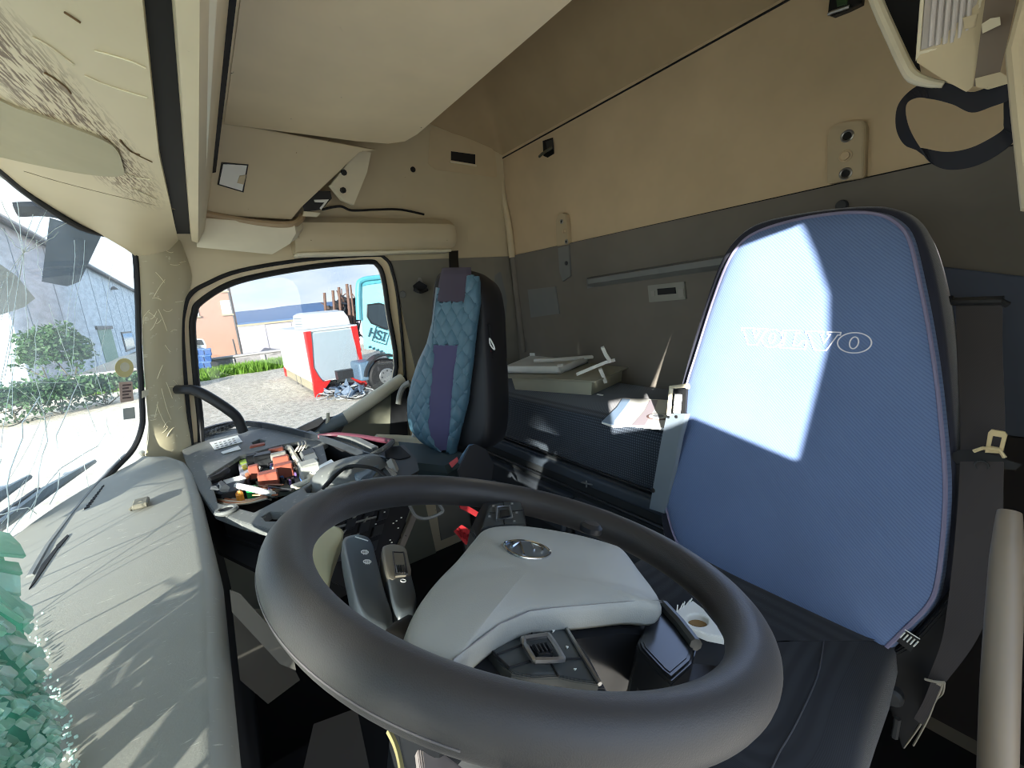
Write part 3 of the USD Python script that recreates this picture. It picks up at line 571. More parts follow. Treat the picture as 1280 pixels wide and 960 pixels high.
# ------------------------------------------------------------------ opened passenger side of the dashboard: carrier with fuse box
PZ = -.43
pz = lambda a, b, z=PZ: at(a, b, 'z', z)
M_CARR = speckle('carrier_plastic', (108, 110, 108), (150, 150, 144), rough=.5, scale=(60, 60, 60), ramp=(.6, .7), grain=.2)
M_CARRD = mat('carrier_dark', (52, 56, 60), .45)
cr = thing('dash_carrier', 'grey plastic carrier of the opened dashboard with a deep rectangular well', 'dashboard carrier', pz(340, 590))
hole1 = [(262, 594), (300, 570), (352, 556), (372, 552), (392, 562), (402, 592), (372, 612), (345, 626), (318, 640), (272, 628)]
hole2 = [(404, 556), (414, 550), (436, 556), (462, 570), (448, 578), (424, 590), (412, 588)]
holes = [hole1, hole2, [(381, 611), (390, 605), (402, 605), (404, 609), (395, 615), (384, 616)], [(328, 646), (338, 640), (356, 641), (357, 646), (346, 651), (332, 651)], [(315, 553), (324, 549), (332, 551), (326, 556), (317, 557)]]
obj('deck', pxplate([(225, 556), (242, 548), (262, 543), (285, 536), (320, 533), (352, 536), (380, 543), (420, 545), (462, 560), (486, 572), (480, 590), (452, 602), (425, 612), (400, 640), (360, 668), (300, 652), (268, 640), (240, 600)], (0, 0, PZ), (0, 0, 1), .018, .004, holes=holes), M_CARR, cr, label='dusty grey deck with cut-outs')
wl = [pz(a, b) for a, b in hole1]; ctr = np.mean(wl, 0)
obj('well', loft([[p + V3(0, 0, -.012) for p in wl], [p * .97 + ctr * .03 + V3(0, 0, -.09) for p in wl]], cap=False), M_DARK, cr, label='dark well walls')
obj('well_floor', plate([p + V3(0, 0, -.09) for p in wl], (0, 0, 1), .01, 0, up=(0, 1, 0)), M_DARK, cr)
obj('tray_floor', plate([pz(a, b) + V3(0, 0, -.10) for a, b in ((225, 550), (320, 530), (500, 560), (500, 620), (360, 680), (260, 640))], (0, 0, 1), .01, 0, up=(0, 1, 0)), M_DARK, cr)
obj('rim_bar', loft([[p + V3(0, s * .012, h) for s, h in ((-1, .0), (1, .0), (1, .022), (-1, .022))] for p in spline([pz(232, 551), pz(262, 540), pz(292, 533), pz(325, 534), pz(360, 541), pz(384, 547), pz(420, 558), pz(462, 575), pz(482, 580)], 4)]), M_CARRD, cr, label='dark raised rim along the deck')
obj('rim_bar', loft([[p + V3(s * .009, 0, h) for s, h in ((-1, .0), (1, .0), (1, .018), (-1, .018))] for p in spline([pz(386, 545), pz(398, 549), pz(412, 548), pz(440, 552), pz(470, 566)], 4)]), M_CARR, cr)
obj('corner_block', pxplate([(436, 579), (452, 572), (470, 568), (482, 574), (470, 583), (462, 592), (450, 600), (440, 590)], (0, 0, PZ + .015), (0, 0, 1), .04, .006), mat('slate_block', (110, 124, 134), .45), cr, label='slate grey corner block')
for a, b in ((454, 576), (468, 571)): obj('corner_hole', disk(pz(a, b, PZ + .016), (0, 0, 1), .014, .003, 10), M_DARK, cr)
obj('cowl', pillow(np.array([(math.cos(t), math.sin(t)) for t in np.arange(24) * 2 * np.pi / 24]) * (.11, .075), frame(pz(440, 598, PZ - .02), (0, 0, 1), (0, 1, 0)), [(1.1, -.03), (1, 0), (.93, .025), (.75, .043), (.4, .052)], (0, 0)), M_CARR, cr, label='smooth grey bulge beside the wheel')
obj('boss', torus(pz(283, 638, PZ + .004), (0, 0, 1), .019, .006, 20, 6), M_CARR, cr, label='screw boss ring')
obj('boss_core', disk(pz(283, 638, PZ), (0, 0, 1), .016, .006, 14), M_DARK, cr)
obj('seal_strip', cat_([rbox(pz(a, b, PZ + .012), (.018, .016, .02), .004) for a, b in [(236 + k * 5.2, 550 - k * 1.75) for k in range(11)]]), M_RUBBER, cr, label='ribbed black seal strip')
obj('latch_arm', tube([pz(262, 600), pz(272, 596), pz(284, 588)], .01, 6), M_BLACK, cr)
obj('latch_arm', tube([pz(268, 612), pz(276, 606), pz(281, 611)], .012, 6), M_CARRD, cr)
lb = thing('label_sheet', 'white printed fuse label sheet stuck on the dash carrier', 'label', pz(280, 562))
obj('sheet', pxplate([(262, 553), (297, 544), (303, 552), (268, 562)], (0, 0, PZ + .004), (0, 0, 1), .002), M_WHITE, lb)
obj('sheet', pxplate([(276, 565), (298, 557), (301, 561), (279, 567)], (0, 0, PZ + .004), (0, 0, 1), .002), M_WHITE, lb)
obj('print', cat_([pxplate([(268 + c * 5.5 + r * 1.2, 554.2 + r * 2.4 - c * 1.45), (271 + c * 5.5 + r * 1.2, 553.5 + r * 2.4 - c * 1.45), (271.3 + c * 5.5 + r * 1.2, 554.2 + r * 2.4 - c * 1.45), (268.3 + c * 5.5 + r * 1.2, 554.9 + r * 2.4 - c * 1.45)], (0, 0, PZ + .0052), (0, 0, 1), .001) for c in range(5) for r in range(3)]), mat('ink_grey', (120, 120, 116), .7), lb)

FZ = PZ - .04
fb = thing('fuse_board', 'fuse board with rows of tiny fuses in the dashboard well', 'fuse board', pz(345, 592, FZ))
obj('board', pxplate([(311, 578), (352, 560), (366, 566), (392, 600), (388, 606), (332, 618), (318, 600)], (0, 0, FZ), (0, 0, 1), .015, .002), mat('board_grey_green', (120, 126, 112), .5, vary=.3, vscale=80), fb)
frng = np.random.default_rng(3)
fcols = [mat('fuse_' + n, c, .35) for n, c in (('yellow', (214, 196, 60)), ('blue', (70, 110, 170)), ('lime', (150, 190, 90)), ('violet', (120, 96, 150)), ('white', (214, 212, 200)), ('black', (34, 34, 36)))]
for k in range(64):
    a, b = frng.uniform(0, 1), frng.uniform(0, 1)
    px, py = 314 + 52 * a + 24 * b * (1 - .3 * a), 580 - 16 * a + 33 * b
    obj('fuse', rbox(pz(px, py, FZ + .008), (.006 + .006 * frng.random(), .016, .016), .0015), fcols[int(frng.choice(6, p=[.08, .1, .1, .1, .22, .4]))], fb)
RED = mat('relay_red', (150, 80, 62), .5); BLK = mat('relay_black', (34, 36, 38), .4); TOPG = mat('relay_grey', (150, 146, 138), .45)
relays = [(324, 567, .052, .030, RED, 'red brown relay standing alone at the far edge of the fuse board'), (347, 572, .050, .026, RED, 'red brown relay at the far end of the right-hand row'),
          (350, 578, .050, .026, TOPG, 'grey relay between two red brown relays in the right-hand row'), (353, 583, .050, .026, RED, 'narrow red brown relay behind the big one in the row'),
          (356, 593, .056, .040, RED, 'large red brown relay at the near end of the right-hand row'), (337, 604, .056, .042, RED, 'large red brown relay nearest to the steering wheel'),
          (319, 595, .030, .028, RED, 'smallest red brown relay beside the yellow fuse block'), (317, 580, .036, .040, BLK, 'small black relay beside the large black relay'), (330, 579, .056, .044, BLK, 'large black relay in the middle of the fuse board')]
for px, py, wy, wx_, m_, lab in relays:
    o = pz(px, py, FZ + .012); A = unit(pz(366, 566, FZ) - pz(311, 578, FZ)); Bv = np.cross(ZN, A)
    t = thing('relay', lab, 'relay', o, 'relays on the fuse board')
    ax = np.array([A, Bv, ZN]); a_ = wy; b_ = wx_
    obj('body', rbox(o + V3(0, 0, .012), (a_ * .95, b_ * .9, .036), .003) if False else TM(rbox((0, 0, .012), (a_ * .9, b_ * .9, .044), .003).vertices @ ax + o, rbox((0, 0, .012), (a_ * .9, b_ * .9, .044), .003).faces), m_, t)
    obj('base', TM(rbox((0, 0, -.008), (a_, b_, .008), .001).vertices @ ax + o, rbox((0, 0, -.008), (a_, b_, .008), .001).faces), BLK, t)
yb = thing('fuse_block', 'clear fuse block with a lime lid and a yellow fuse', 'fuse block', pz(303, 588, FZ))
obj('block', pxplate([(297, 577), (307, 574), (313, 590), (305, 600), (300, 595)], (0, 0, FZ + .02), (0, 0, 1), .03, .003), mat('frosted_white', (196, 190, 196), .3), yb)
obj('lid', pxplate([(298, 576), (307, 573), (309, 576), (300, 579)], (0, 0, FZ + .026), (0, 0, 1), .008, .002), mat('lime', (168, 196, 96), .4), yb)
obj('fuse', pxplate([(302, 582), (307, 580), (309, 584), (304, 586)], (0, 0, FZ + .026), (0, 0, 1), .008, .002), mat('yellow_plastic', (226, 206, 60), .4), yb)
obj('fuse', pxplate([(306, 592), (310, 590), (312, 594), (308, 597)], (0, 0, FZ + .024), (0, 0, 1), .006, .001), mat('orange_plastic', (214, 140, 90), .4), yb)
cm = thing('control_module', 'dark flat control module with a white label in the dash well', 'control module', pz(292, 603, FZ))
obj('body', pxplate([(262, 606), (300, 594), (308, 598), (300, 612), (276, 618), (264, 612)], (0, 0, FZ + .02), (0, 0, 1), .02, .003), M_CARRD, cm)
obj('white_label', pxplate([(279, 600), (301, 594), (307, 597), (283, 604)], (0, 0, FZ + .0225), (0, 0, 1), .003), M_WHITE, cm, label='white label')
obj('plug', pxplate([(272, 611), (299, 607), (300, 615), (278, 619)], (0, 0, FZ + .01), (0, 0, 1), .03, .003), mat('beige_plug', (168, 160, 140), .5), cm)
single('white_wire', 'white cable lying diagonally over the opened dashboard well', 'cable', tube(spline([pz(296, 607, PZ - .01), pz(315, 611, PZ - .005), pz(330, 615, PZ - .01), pz(342, 618, PZ - .03)], 6), .008, 8), M_WHITE)
single('corrugated_tube', 'beige corrugated wiring tube along the right edge of the fuse board', 'wiring tube', tube(spline([pz(356, 561, PZ - .02), pz(362, 560, PZ - .01), pz(370, 573, PZ - .005), pz(382, 590, PZ - .008), pz(389, 598, PZ - .01), pz(380, 604, PZ - .02), pz(366, 609, PZ - .03)], 10), .009, 8), mat('tube_beige', (196, 188, 170), .5))
single('green_connector', 'small green plug in the dark front corner of the well', 'connector', rbox(pz(316, 615, PZ - .03), (.03, .035, .03), .006), mat('green_plastic', (40, 150, 80), .4))
single('amber_connector', 'small glossy amber plug low in the well beside a green plug', 'connector', rbox(pz(300, 621, PZ - .03), (.018, .03, .03), .006), mat('amber_plastic', (214, 140, 50), .3))
loom_cols = [mat('wire_' + n, c, .5) for n, c in (('brown', (150, 96, 66)), ('ivory', (200, 190, 170)), ('dark', (40, 40, 42)), ('copper', (190, 120, 80)))]
lm = thing('wire_loom', 'tangle of thin brown and ivory wires at the near corner of the fuse board', 'wires', pz(335, 612, FZ))
for k in range(14):
    a = frng.uniform(328, 344); b = frng.uniform(606, 618); q = [pz(a + frng.normal(0, 7) * j * .5, b + frng.normal(0, 3) * j * .5, PZ - .04 + .02 * math.sin(j + k)) for j in range(5)]
    obj('wire', tube(spline(q, 5), .0025, 5), loom_cols[k % 4], lm)
for k in range(5):
    q = [pz(262 + 3 * k, 617 + k * 2.6, PZ - .05), pz(285, 622 + k * 2.2, PZ - .04 + .006 * k), pz(310, 625 + k, PZ - .04), pz(334, 619 + k, PZ - .035)]
    obj('wire', tube(spline(q, 6), .003, 5), loom_cols[(k * 2 + 1) % 4], lm)
for k in range(5):
    q = [pz(372 + 2 * k, 552 - .6 * k, PZ - .02), pz(374 + 2 * k, 557 - .4 * k, PZ + .016), pz(370 + 2 * k, 563 - .2 * k, PZ + .006), pz(368 + 2 * k, 570, PZ - .03)]
    obj('wire', tube(spline(q, 6), .0035, 5), loom_cols[2 if k % 2 else 1], lm)
gm = thing('grey_module', 'grey plastic switch module standing beside the fuse board', 'module', pz(385, 575))
obj('body', loft([[pz(a, b, PZ + h) for a, b in q] for h, q in ((-.06, ((374, 570), (390, 562), (398, 578), (390, 592), (382, 590))), (.0, ((374, 567), (391, 560), (399, 575), (390, 588), (383, 586))), (.012, ((376, 564), (390, 559), (397, 573), (390, 582), (384, 581))))]), mat('module_grey', (120, 122, 120), .5), gm)
obj('window', pxplate([(377, 564), (389, 559), (392, 565), (380, 569)], (0, 0, PZ + .014), (0, 0, 1), .003), M_DKGREY, gm)
obj('foot', rbox(pz(387, 588, PZ - .0), (.05, .05, .05), .004), mat('module_light', (158, 158, 152), .5), gm)
for k in range(3): obj('pin', tube([pz(388 + 3 * k, 592, PZ - .0), pz(389 + 3 * k, 601, PZ - .05)], .004, 5), M_WHITE, gm)
wc = thing('plug_housing', 'white framed black plug housing in the carrier beside the grey module', 'plug', pz(408, 586))
obj('frame', loft([[pz(a, b, PZ + h) for a, b in ((399, 582), (414, 574), (427, 586), (424, 592), (418, 591), (410, 580), (403, 585), (404, 598), (400, 598))] for h in (-.03, .014)]), mat('pale_blue_plastic', (178, 190, 200), .4), wc)
obj('core', pxplate([(403, 585), (411, 580), (418, 590), (408, 600), (402, 596)], (0, 0, PZ - .0), (0, 0, 1), .03, .002), M_BLACK, wc)
for k, lab in enumerate(('thin black cable arching over the grey bulge of the carrier', 'second black cable running down beside the wheel rim')):
    q = [[(407, 608), (422, 592), (436, 583), (455, 583), (472, 588), (486, 600)], [(404, 610), (415, 598), (428, 587), (440, 584)]][k]
    single('black_cable', lab, 'cable', tube(spline([pz(a, b, PZ + .03 + .035 * math.sin(i / (len(q) - 1) * math.pi)) for i, (a, b) in enumerate(q)], 6), .0045, 7), M_RUBBER, 'black cables on the carrier')
# side bay of the carrier towards the passenger seat
sb_ = thing('storage_bin', 'open black storage bin with a maroon edged rim behind the carrier', 'storage bin', pz(450, 560))
rim = [pz(a, b, PZ + .01) for a, b in ((402, 547), (430, 543), (470, 547), (490, 551), (484, 556), (462, 566), (440, 560), (415, 551))]
obj('bin', loft([[p for p in rim], [p * .98 + np.mean(rim, 0) * .02 + V3(0, 0, -.12) for p in rim]], cap=False), M_DARK, sb_)
obj('bin_floor', plate([p + V3(0, 0, -.12) for p in rim], (0, 0, 1), .01, 0, up=(0, 1, 0)), M_DARK, sb_)
obj('rim_edge', tube(spline([pz(a, b, PZ + .016) for a, b in ((398, 546), (420, 543.5), (445, 545.5), (470, 549), (491, 552))], 5), .009, 8), mat('maroon', (84, 40, 52), .5), sb_, label='maroon rim')
obj('rim_edge', tube(spline([pz(a, b, PZ + .016) for a, b in ((491, 552), (484, 558), (474, 564), (462, 570))], 5), .008, 8), M_CARR, sb_)
cb = thing('centre_console', 'dark centre console block with a seam and a keypad below the carrier', 'console', pz(490, 585))
obj('block', loft([[pz(a, b, h) for a, b in q] for h, q in ((PZ - .0, ((478, 560), (505, 556), (520, 572), (524, 588), (490, 606), (470, 580))), (PZ - .14, ((470, 572), (500, 566), (516, 582), (520, 600), (490, 616), (464, 590))))]), M_DKGREY, cb)
obj('pocket', pxplate([(480, 560), (500, 557), (514, 570), (500, 574), (482, 572)], (0, 0, PZ + .003), (0, 0, 1), .004, .001, rnd=.01), M_DARK, cb)
obj('post', tube([pz(488, 576, PZ + .02), pz(499, 600, PZ - .02)], .012, 4), mat('post_grey', (136, 132, 122), .5), cb, label='light grey upright strip')
for k in range(8): obj('ridge', tube([pz(482 + 1.2 * k, 584 + 1.6 * k, PZ + .006), pz(487 + 1.2 * k, 581.5 + 1.6 * k, PZ + .006)], .003, 5), TOPG, cb)
# console fascia below the wheel's far rim, leaning towards the driver
FO = at(470, 660, 'y', .95); FN = unit(V3(.62, -.62, .45))
fc = thing('switch_fascia', 'dark leaning switch fascia with rows of small buttons behind the steering wheel', 'switch panel', FO)
obj('fascia', pxplate([(405, 640), (470, 600), (520, 612), (512, 640), (498, 680), (480, 720), (440, 740), (400, 720)], FO, FN, .05, .004), M_DARK, fc)
for r in range(4):
    for c in range(3):
        a, b = 448 + c * 17 + r * -7, 634 + r * 20 + c * 4
        obj('button', pxplate([(a - 7, b - 4), (a + 6, b - 8), (a + 3, b + 5), (a - 10, b + 9)], FO, FN, -.006, 0) if False else pxplate([(a - 7, b - 4), (a + 6, b - 8), (a + 3, b + 5), (a - 10, b + 9)], FO + FN * .006, FN, .007, .002), M_BLACK, fc)
for a, b in ((492, 654), (502, 647), (498, 660), (496, 651), (488, 675), (490, 678), (481, 640), (470, 655)):
    obj('button_mark', pxplate([(a - .9, b - .6), (a + .9, b - 1.0), (a + .7, b + .7), (a - 1.0, b + .9)], FO + FN * .0075, FN, .001), M_WHITE, fc)
obj('strip', pxplate([(516, 641), (522, 645), (506, 684), (499, 682)], FO + FN * .01, FN, .01, .002), mat('strip_grey', (112, 106, 98), .5), fc, label='light grey strip at the edge of the fascia')
for a0, b0, a1, b1 in ((404, 700, 448, 640), (417, 660, 470, 646), (436, 690, 462, 640)):
    obj('seam_line', tube([onp(a0, b0, FO + FN * .003, FN), onp(a1, b1, FO + FN * .003, FN)], .0025, 5), M_GREYT, fc)
single('grey_wire_loop', 'thin light grey wire frame hanging by the fascia', 'wire', tube(spline([at(a, b, 'y', .95) for a, b in ((512, 632), (520, 645), (534, 648), (553, 640), (549, 631), (546, 626))], 5), .004, 6), M_GREYT)
ht = thing('red_lever', 'red ribbed plastic handle in the footwell below the wheel rim', 'lever', at(583, 668, 'y', 1.0))
hp = [(567, 664), (577, 656), (594, 667), (592, 676), (582, 681)]
obj('grip', hull(np.vstack([[at(a, b, 'y', 1.0), at(a + 1, b + 1, 'y', 1.03)] for a, b in hp])), mat('red_plastic', (170, 40, 44), .4), ht)
obj('stalk', tube([at(582, 676, 'y', 1.02), at(586, 690, 'y', 1.0) + V3(.02, 0, -.25), at(586, 690, 'y', 1.0) + V3(.03, 0, -.6)], .012, 7), M_BLACK, ht)
for k in range(4): obj('rib', tube([at(572 + 4.4 * k, 661 + 2.6 * k, 'y', .995), at(577 + 3.6 * k, 671 + 2.3 * k, 'y', .995)], .003, 5), mat('red_dark', (130, 24, 30), .4), ht)
single('red_strap', 'narrow red strap under the far wheel rim', 'strap', ribbon([at(574, 631, 'y', 1.05), at(586, 637, 'y', 1.05), at(601, 646, 'y', 1.05)], (0, .2, 1), .02, .004, 4), mat('red_plastic2', (176, 48, 52), .45))

# ------------------------------------------------------------------ steering wheel
WC = V3(.2532, .398, -.3011); WT = .336; WNRM = unit(V3(math.sin(WT), -.031, math.cos(WT))); WR, Wr = .245, .0231
sw = thing('steering_wheel', 'large dark grey steering wheel with a light grey centre pad', 'steering wheel', WC)
M_RIM = mat('rim_leather', (52, 50, 49), .5, grain=.45, gscale=900, gdist=.0005, vary=.1, sheen=.06)
M_PAD = mat('pad_grey', (158, 160, 154), .5, grain=.3, gscale=800, vary=.06)
M_PADLO = mat('pad_grey_lower', (140, 140, 144), .45, grain=.2)
M_GLOSSB = mat('gloss_black', (26, 27, 29), .22)
M_KEYS = mat('key_grey', (58, 62, 62), .35)
obj('rim', torus(WC, WNRM, WR, Wr, 128, 28), M_RIM, sw, smooth=80)
e1 = unit(np.cross([0, 1, 0], WNRM)); e2 = np.cross(WNRM, e1)
th = np.linspace(.2, 1.7, 50) + math.pi * .72
obj('rim_seam', tube(WC + (WR + Wr * .96) * (np.cos(th)[:, None] * e1 + np.sin(th)[:, None] * e2) - WNRM * .006, .0009, 5), mat('seam_grey', (84, 80, 80), .6), sw)
def wp(px, py, h=0.0): return onp(px, py, WC + WNRM * h, WNRM)
def wplate(pix, h, t, c=.002, m=None, rnd=0): return pxplate(pix, WC + WNRM * h, WNRM, t, c, rnd=rnd)
wf = frame(WC, WNRM, -e1)
pad = [(604, 661), (625, 656), (662, 656.5), (719, 666), (764, 678), (781, 686), (800, 710), (829, 753), (790, 755), (730, 760), (690, 763), (662, 767), (625, 783), (590, 808), (566, 827), (536, 815), (509, 801), (510, 778), (527, 746), (548, 721), (569, 700), (591, 674)]
pd2 = to2([wp(a, b, .016) for a, b in pad], wf); pd2 = spline(pd2, 4, True)
cpad = to2([wp(660, 722, .016)], wf)[0]
obj('pad', pillow(pd2, wf, [(.95, -.006), (.99, -.002), (1.005, .005), (.995, .011), (.97, .0155), (.9, .019), (.75, .0225), (.5, .025), (.2, .026)], cpad), M_PAD, sw, smooth=60, label='light grey centre pad')
obj('pad_band', loft([[wp(a, b, .018), wp(a + c, b + d, .008), wp(a + c, b + d, -.002), wp(a, b, .004)] for a, b, c, d in ((566, 824, 4, 5), (592, 804, 3, 5), (625, 779, 3, 5.5), (662, 763, 2, 6), (692, 759, 1, 6), (730, 756, 1, 6), (790, 751, 1, 5), (826, 750, 3, 4))]), M_PADLO, sw, label='bright lower band of the pad')
# emblem: chrome oval with two slanting strokes
em = np.array([wp(a, b, .0275) for a, b in ((631, 679), (638, 676.5), (652, 675.5), (668, 678), (680, 683), (687, 689), (687, 693), (680, 697), (668, 698), (652, 696), (638, 690), (632, 684))])
emb = obj('emblem', tube(spline(em, 4, True), .0014, 6, close=True), M_CHROME, sw, label='chrome oval ring emblem')
obj('emblem_field', plate(spline(em, 4, True), WNRM, .003, 0, up=e1), mat('emblem_grey', (112, 118, 122), .35, metal=.6), emb)
for st_ in (((631, 681), (636, 678.5), (640, 678)), ((640, 683.5), (644, 680.5), (650, 677.5), (655, 693.5)), ((664, 679), (672, 681.5), (679, 685.5), (678, 689.5)), ((665, 680), (668, 687))):
    obj('emblem_stroke', tube([wp(a, b, .0282) for a, b in st_], .0017 if len(st_) > 2 else .001, 6), M_CHROME, emb)
# hub body and spokes
obj('hub', pillow(pd2, wf, [(.85, -.09), (.95, -.05), (.96, -.015)], cpad), M_GLOSSB, sw, label='black hub body under the pad')
far = [(588, 660), (597, 640), (604, 628), (622, 624), (652, 624), (656, 640), (660, 662), (640, 675), (600, 680)]
obj('spoke', wplate(far, -.004, .03, .004), M_BLACK, sw, label='far spoke that carries buttons')
kf = obj('button_cluster', wplate([(602, 660), (611, 631), (630, 627), (651, 627), (657, 655), (630, 656)], .003, .008, .002), M_KEYS, sw, label='far cluster of grey thumb buttons')
obj('scroll_frame', tube([wp(a, b, .006) for a, b in ((621, 634), (637, 632.5), (640, 647), (621, 650))], .0018, 6, close=True), M_METAL, kf)
obj('scroll_wheel', wplate([(625, 637), (636, 636), (638, 645), (625, 647)], .005, .008, .002), M_GLOSSB, kf)
for a, b, c, d in ((629, 627, 630, 633), (630, 649, 630.5, 655), (612, 641, 620, 641), (641, 639, 653, 638)): obj('key_gap', tube([wp(a, b, .0035), wp(c, d, .0035)], .0009, 4), M_DARK, kf)
for a, b in ((612, 645), (640, 629), (643, 651), (646, 640), (617, 632)): obj('key_mark', wplate([(a - 1.4, b - 1), (a + 1.4, b - 1), (a + 1.4, b + 1), (a - 1.4, b + 1)], .0042, .001, 0), mat('mark_grey', (150, 150, 146), .5), kf)
near = [(560, 832), (590, 806), (625, 784), (648, 778), (703, 776), (735, 815), (760, 862), (700, 858), (640, 850), (600, 845)]
obj('spoke', wplate(near, -.012, .03, .004), M_BLACK, sw, label='near spoke that carries buttons')
kn = obj('button_cluster', wplate([(604, 801), (620, 789), (648, 779.5), (703, 777), (726, 815), (749, 854), (720, 850), (698, 845), (666, 846), (640, 841), (630, 833), (617, 816)], -.004, .008, .002), M_KEYS, sw, label='near cluster of grey thumb buttons')
obj('scroll_frame', tube(spline([wp(a, b, .0) for a, b in ((654, 801), (658, 798), (681, 794.5), (687, 796), (702, 820), (701, 824.5), (672, 825.5), (666, 823)) ], 3, True), .0024, 6, close=True), M_METAL, kn)
obj('scroll_wheel', wplate([(663, 804), (682, 801), (692, 818), (673, 820)], -.001, .008, .003), M_GLOSSB, kn)
for k in range(4): obj('scroll_rib', tube([wp(668 + k * 5, 806 - k * .8, .0), wp(674 + k * 5, 816 - k * .8, .0)], .0012, 5), M_BLACK, kn)
for p_ in (((660, 783), (668, 797)), ((687, 826), (698, 845)), ((655, 805), (622, 818)), ((666, 825), (636, 835)), ((702, 824), (728, 823)), ((613, 812), (636, 834))): obj('key_gap', tube([wp(a, b, -.0035) for a, b in p_], .001, 4), M_DARK, kn)
obj('silver_strip', tube([wp(a, b, -.0025) for a, b in ((706, 782), (728, 819), (750, 855))], .0018, 6), M_METAL, kn)
for q in (((647, 787), (651, 789), (649, 790)), ((690, 786), (694, 787), (691, 790)), ((707, 807), (711, 808), (709, 810)), ((717, 835), (721, 835), (719, 837))): obj('key_mark', wplate(q, -.003, .001, 0), M_WHITE, kn)
low = [(826, 754), (836, 757), (872, 804), (871, 808), (866, 826), (841, 848), (826, 836), (800, 808), (797, 800), (812, 764)]
obj('spoke', wplate(low, -.008, .05, .006), M_GLOSSB, sw, label='glossy black lower spoke')
obj('spoke_edge', tube([wp(a, b, -.005) for a, b in ((829, 757), (850, 780), (870, 806))], .006, 8), M_KEYS, sw)
obj('spoke_foot', wplate([(800, 806), (842, 848), (866, 826), (905, 830), (880, 870), (820, 880), (790, 840)], -.035, .03, .006), M_BLACK, sw)
obj('thumb_rest', disk(wp(738, 664, .012), WNRM, .016, .012, 18, .005), M_BLACK, sw)

# column with stalks
cl = thing('steering_column', 'dark steering column shroud with a tan lower cover under the wheel', 'steering column', WC - WNRM * .16)
obj('shroud', loft([[WC - WNRM * h + e1 * s * math.cos(t) + e2 * s * .9 * math.sin(t) for t in np.arange(24) * 2 * np.pi / 24] for h, s in ((.075, .08), (.10, .10), (.2, .11), (.30, .10))]), M_BLACK, cl)
obj('lower_cover', pxplate([(700, 812), (735, 806), (800, 800), (830, 850), (810, 880), (742, 874)], WC - WNRM * .10, WNRM, .02, .004), mat('tan_cover', (156, 124, 80), .75, grain=.3), cl, label='dusty tan cover')
STK = mat('stalk_grey', (66, 72, 76), .45, grain=.15); STK2 = mat('stalk_taupe', (118, 112, 100), .45, grain=.15)
def stalk(name, lab, pix, h, th, m, tip=None):
    t = thing(name, lab, 'stalk', wp(*np.mean(pix, 0), h), 'column stalks'); P_ = spline(to2([wp(a, b, h) for a, b in pix], wf), 3, True)
    o_, u_, v_, n_ = wf; f2 = (o_ + n_ * h, u_, v_, n_)
    obj('body', pillow(P_, f2, [(.86, -th), (.97, -th * .7), (1, -th * .3), (.96, -.002), (.86, 0), (.5, .001)]), m, t, smooth=50)
    return t
t = stalk('column_stalk', 'long dark grey column stalk with lamp symbols, nearest the dashboard', [(429, 675), (434, 667), (450, 665), (464, 672), (472, 700), (482, 738), (492, 768), (490, 784), (480, 788), (458, 774), (446, 752), (438, 718)], -.055, .03, STK)
for a, b in ((456, 690), (459, 702)):
    obj('symbol', torus(wp(a, b, -.053), WNRM, .0045, .0007, 16, 4), M_WHITE, t); obj('symbol', cat_([tube([wp(a - 2 + k * 2, b - 2.5, -.053), wp(a - 1.5 + k * 2, b + 3, -.053)], .0006, 4) for k in range(3)]), M_WHITE, t)
obj('tip_mark', tube([wp(444, 671, -.0525), wp(460, 676, -.0525)], .0009, 4), M_WHITE, t)
t = stalk('column_stalk', 'short column stalk with taupe end and a framed rocker switch', [(478, 688), (481, 682), (492, 680), (506, 684), (511, 700), (516, 722), (521, 742), (521, 756), (512, 764), (500, 766), (492, 756), (486, 728)], -.05, .03, STK)
obj('end_cap', pillow(spline(to2([wp(a, b, -.049) for a, b in ((478, 688), (481, 682), (492, 680), (506, 684), (511, 700), (514, 718), (500, 722), (486, 722))], wf), 3, True), (wf[0] - WNRM * .049,) + wf[1:], [(.97, -.02), (1.02, -.008), (.98, .0), (.85, .002)]), STK2, t, label='taupe end of the stalk')
obj('rocker', pxplate([(491, 690.5), (504, 691), (508, 717), (495, 718)], WC - WNRM * .0445, WNRM, .004, .001), STK2, t)
obj('rocker_frame', tube([wp(a, b, -.045) for a, b in ((491, 690), (504.5, 690.5), (509, 718), (494.5, 719))], .0011, 5, close=True), M_BLACK, t)
obj('rocker_ribs', cat_([tube([wp(495 + 3 * k, 706.5, -.0435), wp(497 + 3 * k, 716, -.0435)], .0011, 4) for k in range(4)]), M_BLACK, t)
obj('symbol', torus(wp(504, 726, -.049), WNRM, .003, .0008, 12, 4), M_WHITE, t)
stalk('column_stalk', 'stubby glossy stalk root partly under the grey pad', [(480, 790), (486, 780), (500, 772), (516, 766), (530, 790), (515, 805), (495, 798)], -.03, .03, M_BLACK)
kb = onp(405, 690, WC - WNRM * .09, WNRM)
t = thing('column_lever', 'sunlit beige lever behind the wheel rim beside the dash', 'lever', kb)
bl = [(408, 656), (420, 654), (431, 662), (424, 684), (417, 706), (411, 738), (404, 733), (391, 714), (386, 696), (391, 676)]
P_ = spline(to2([wp(a, b, -.09) for a, b in bl], wf), 3, True)
obj('grip', pillow(P_, (wf[0] - WNRM * .09,) + wf[1:], [(.8, -.04), (.97, -.03), (1, -.015), (.95, -.003), (.8, 0)]), mat('lever_beige', (186, 180, 142), .5), t, smooth=50)
obj('back', pillow(P_ + np.array([.012, .0]), (wf[0] - WNRM * .11,) + wf[1:], [(.9, -.05), (1, -.03), (1, -.005)]), M_BLACK, t)
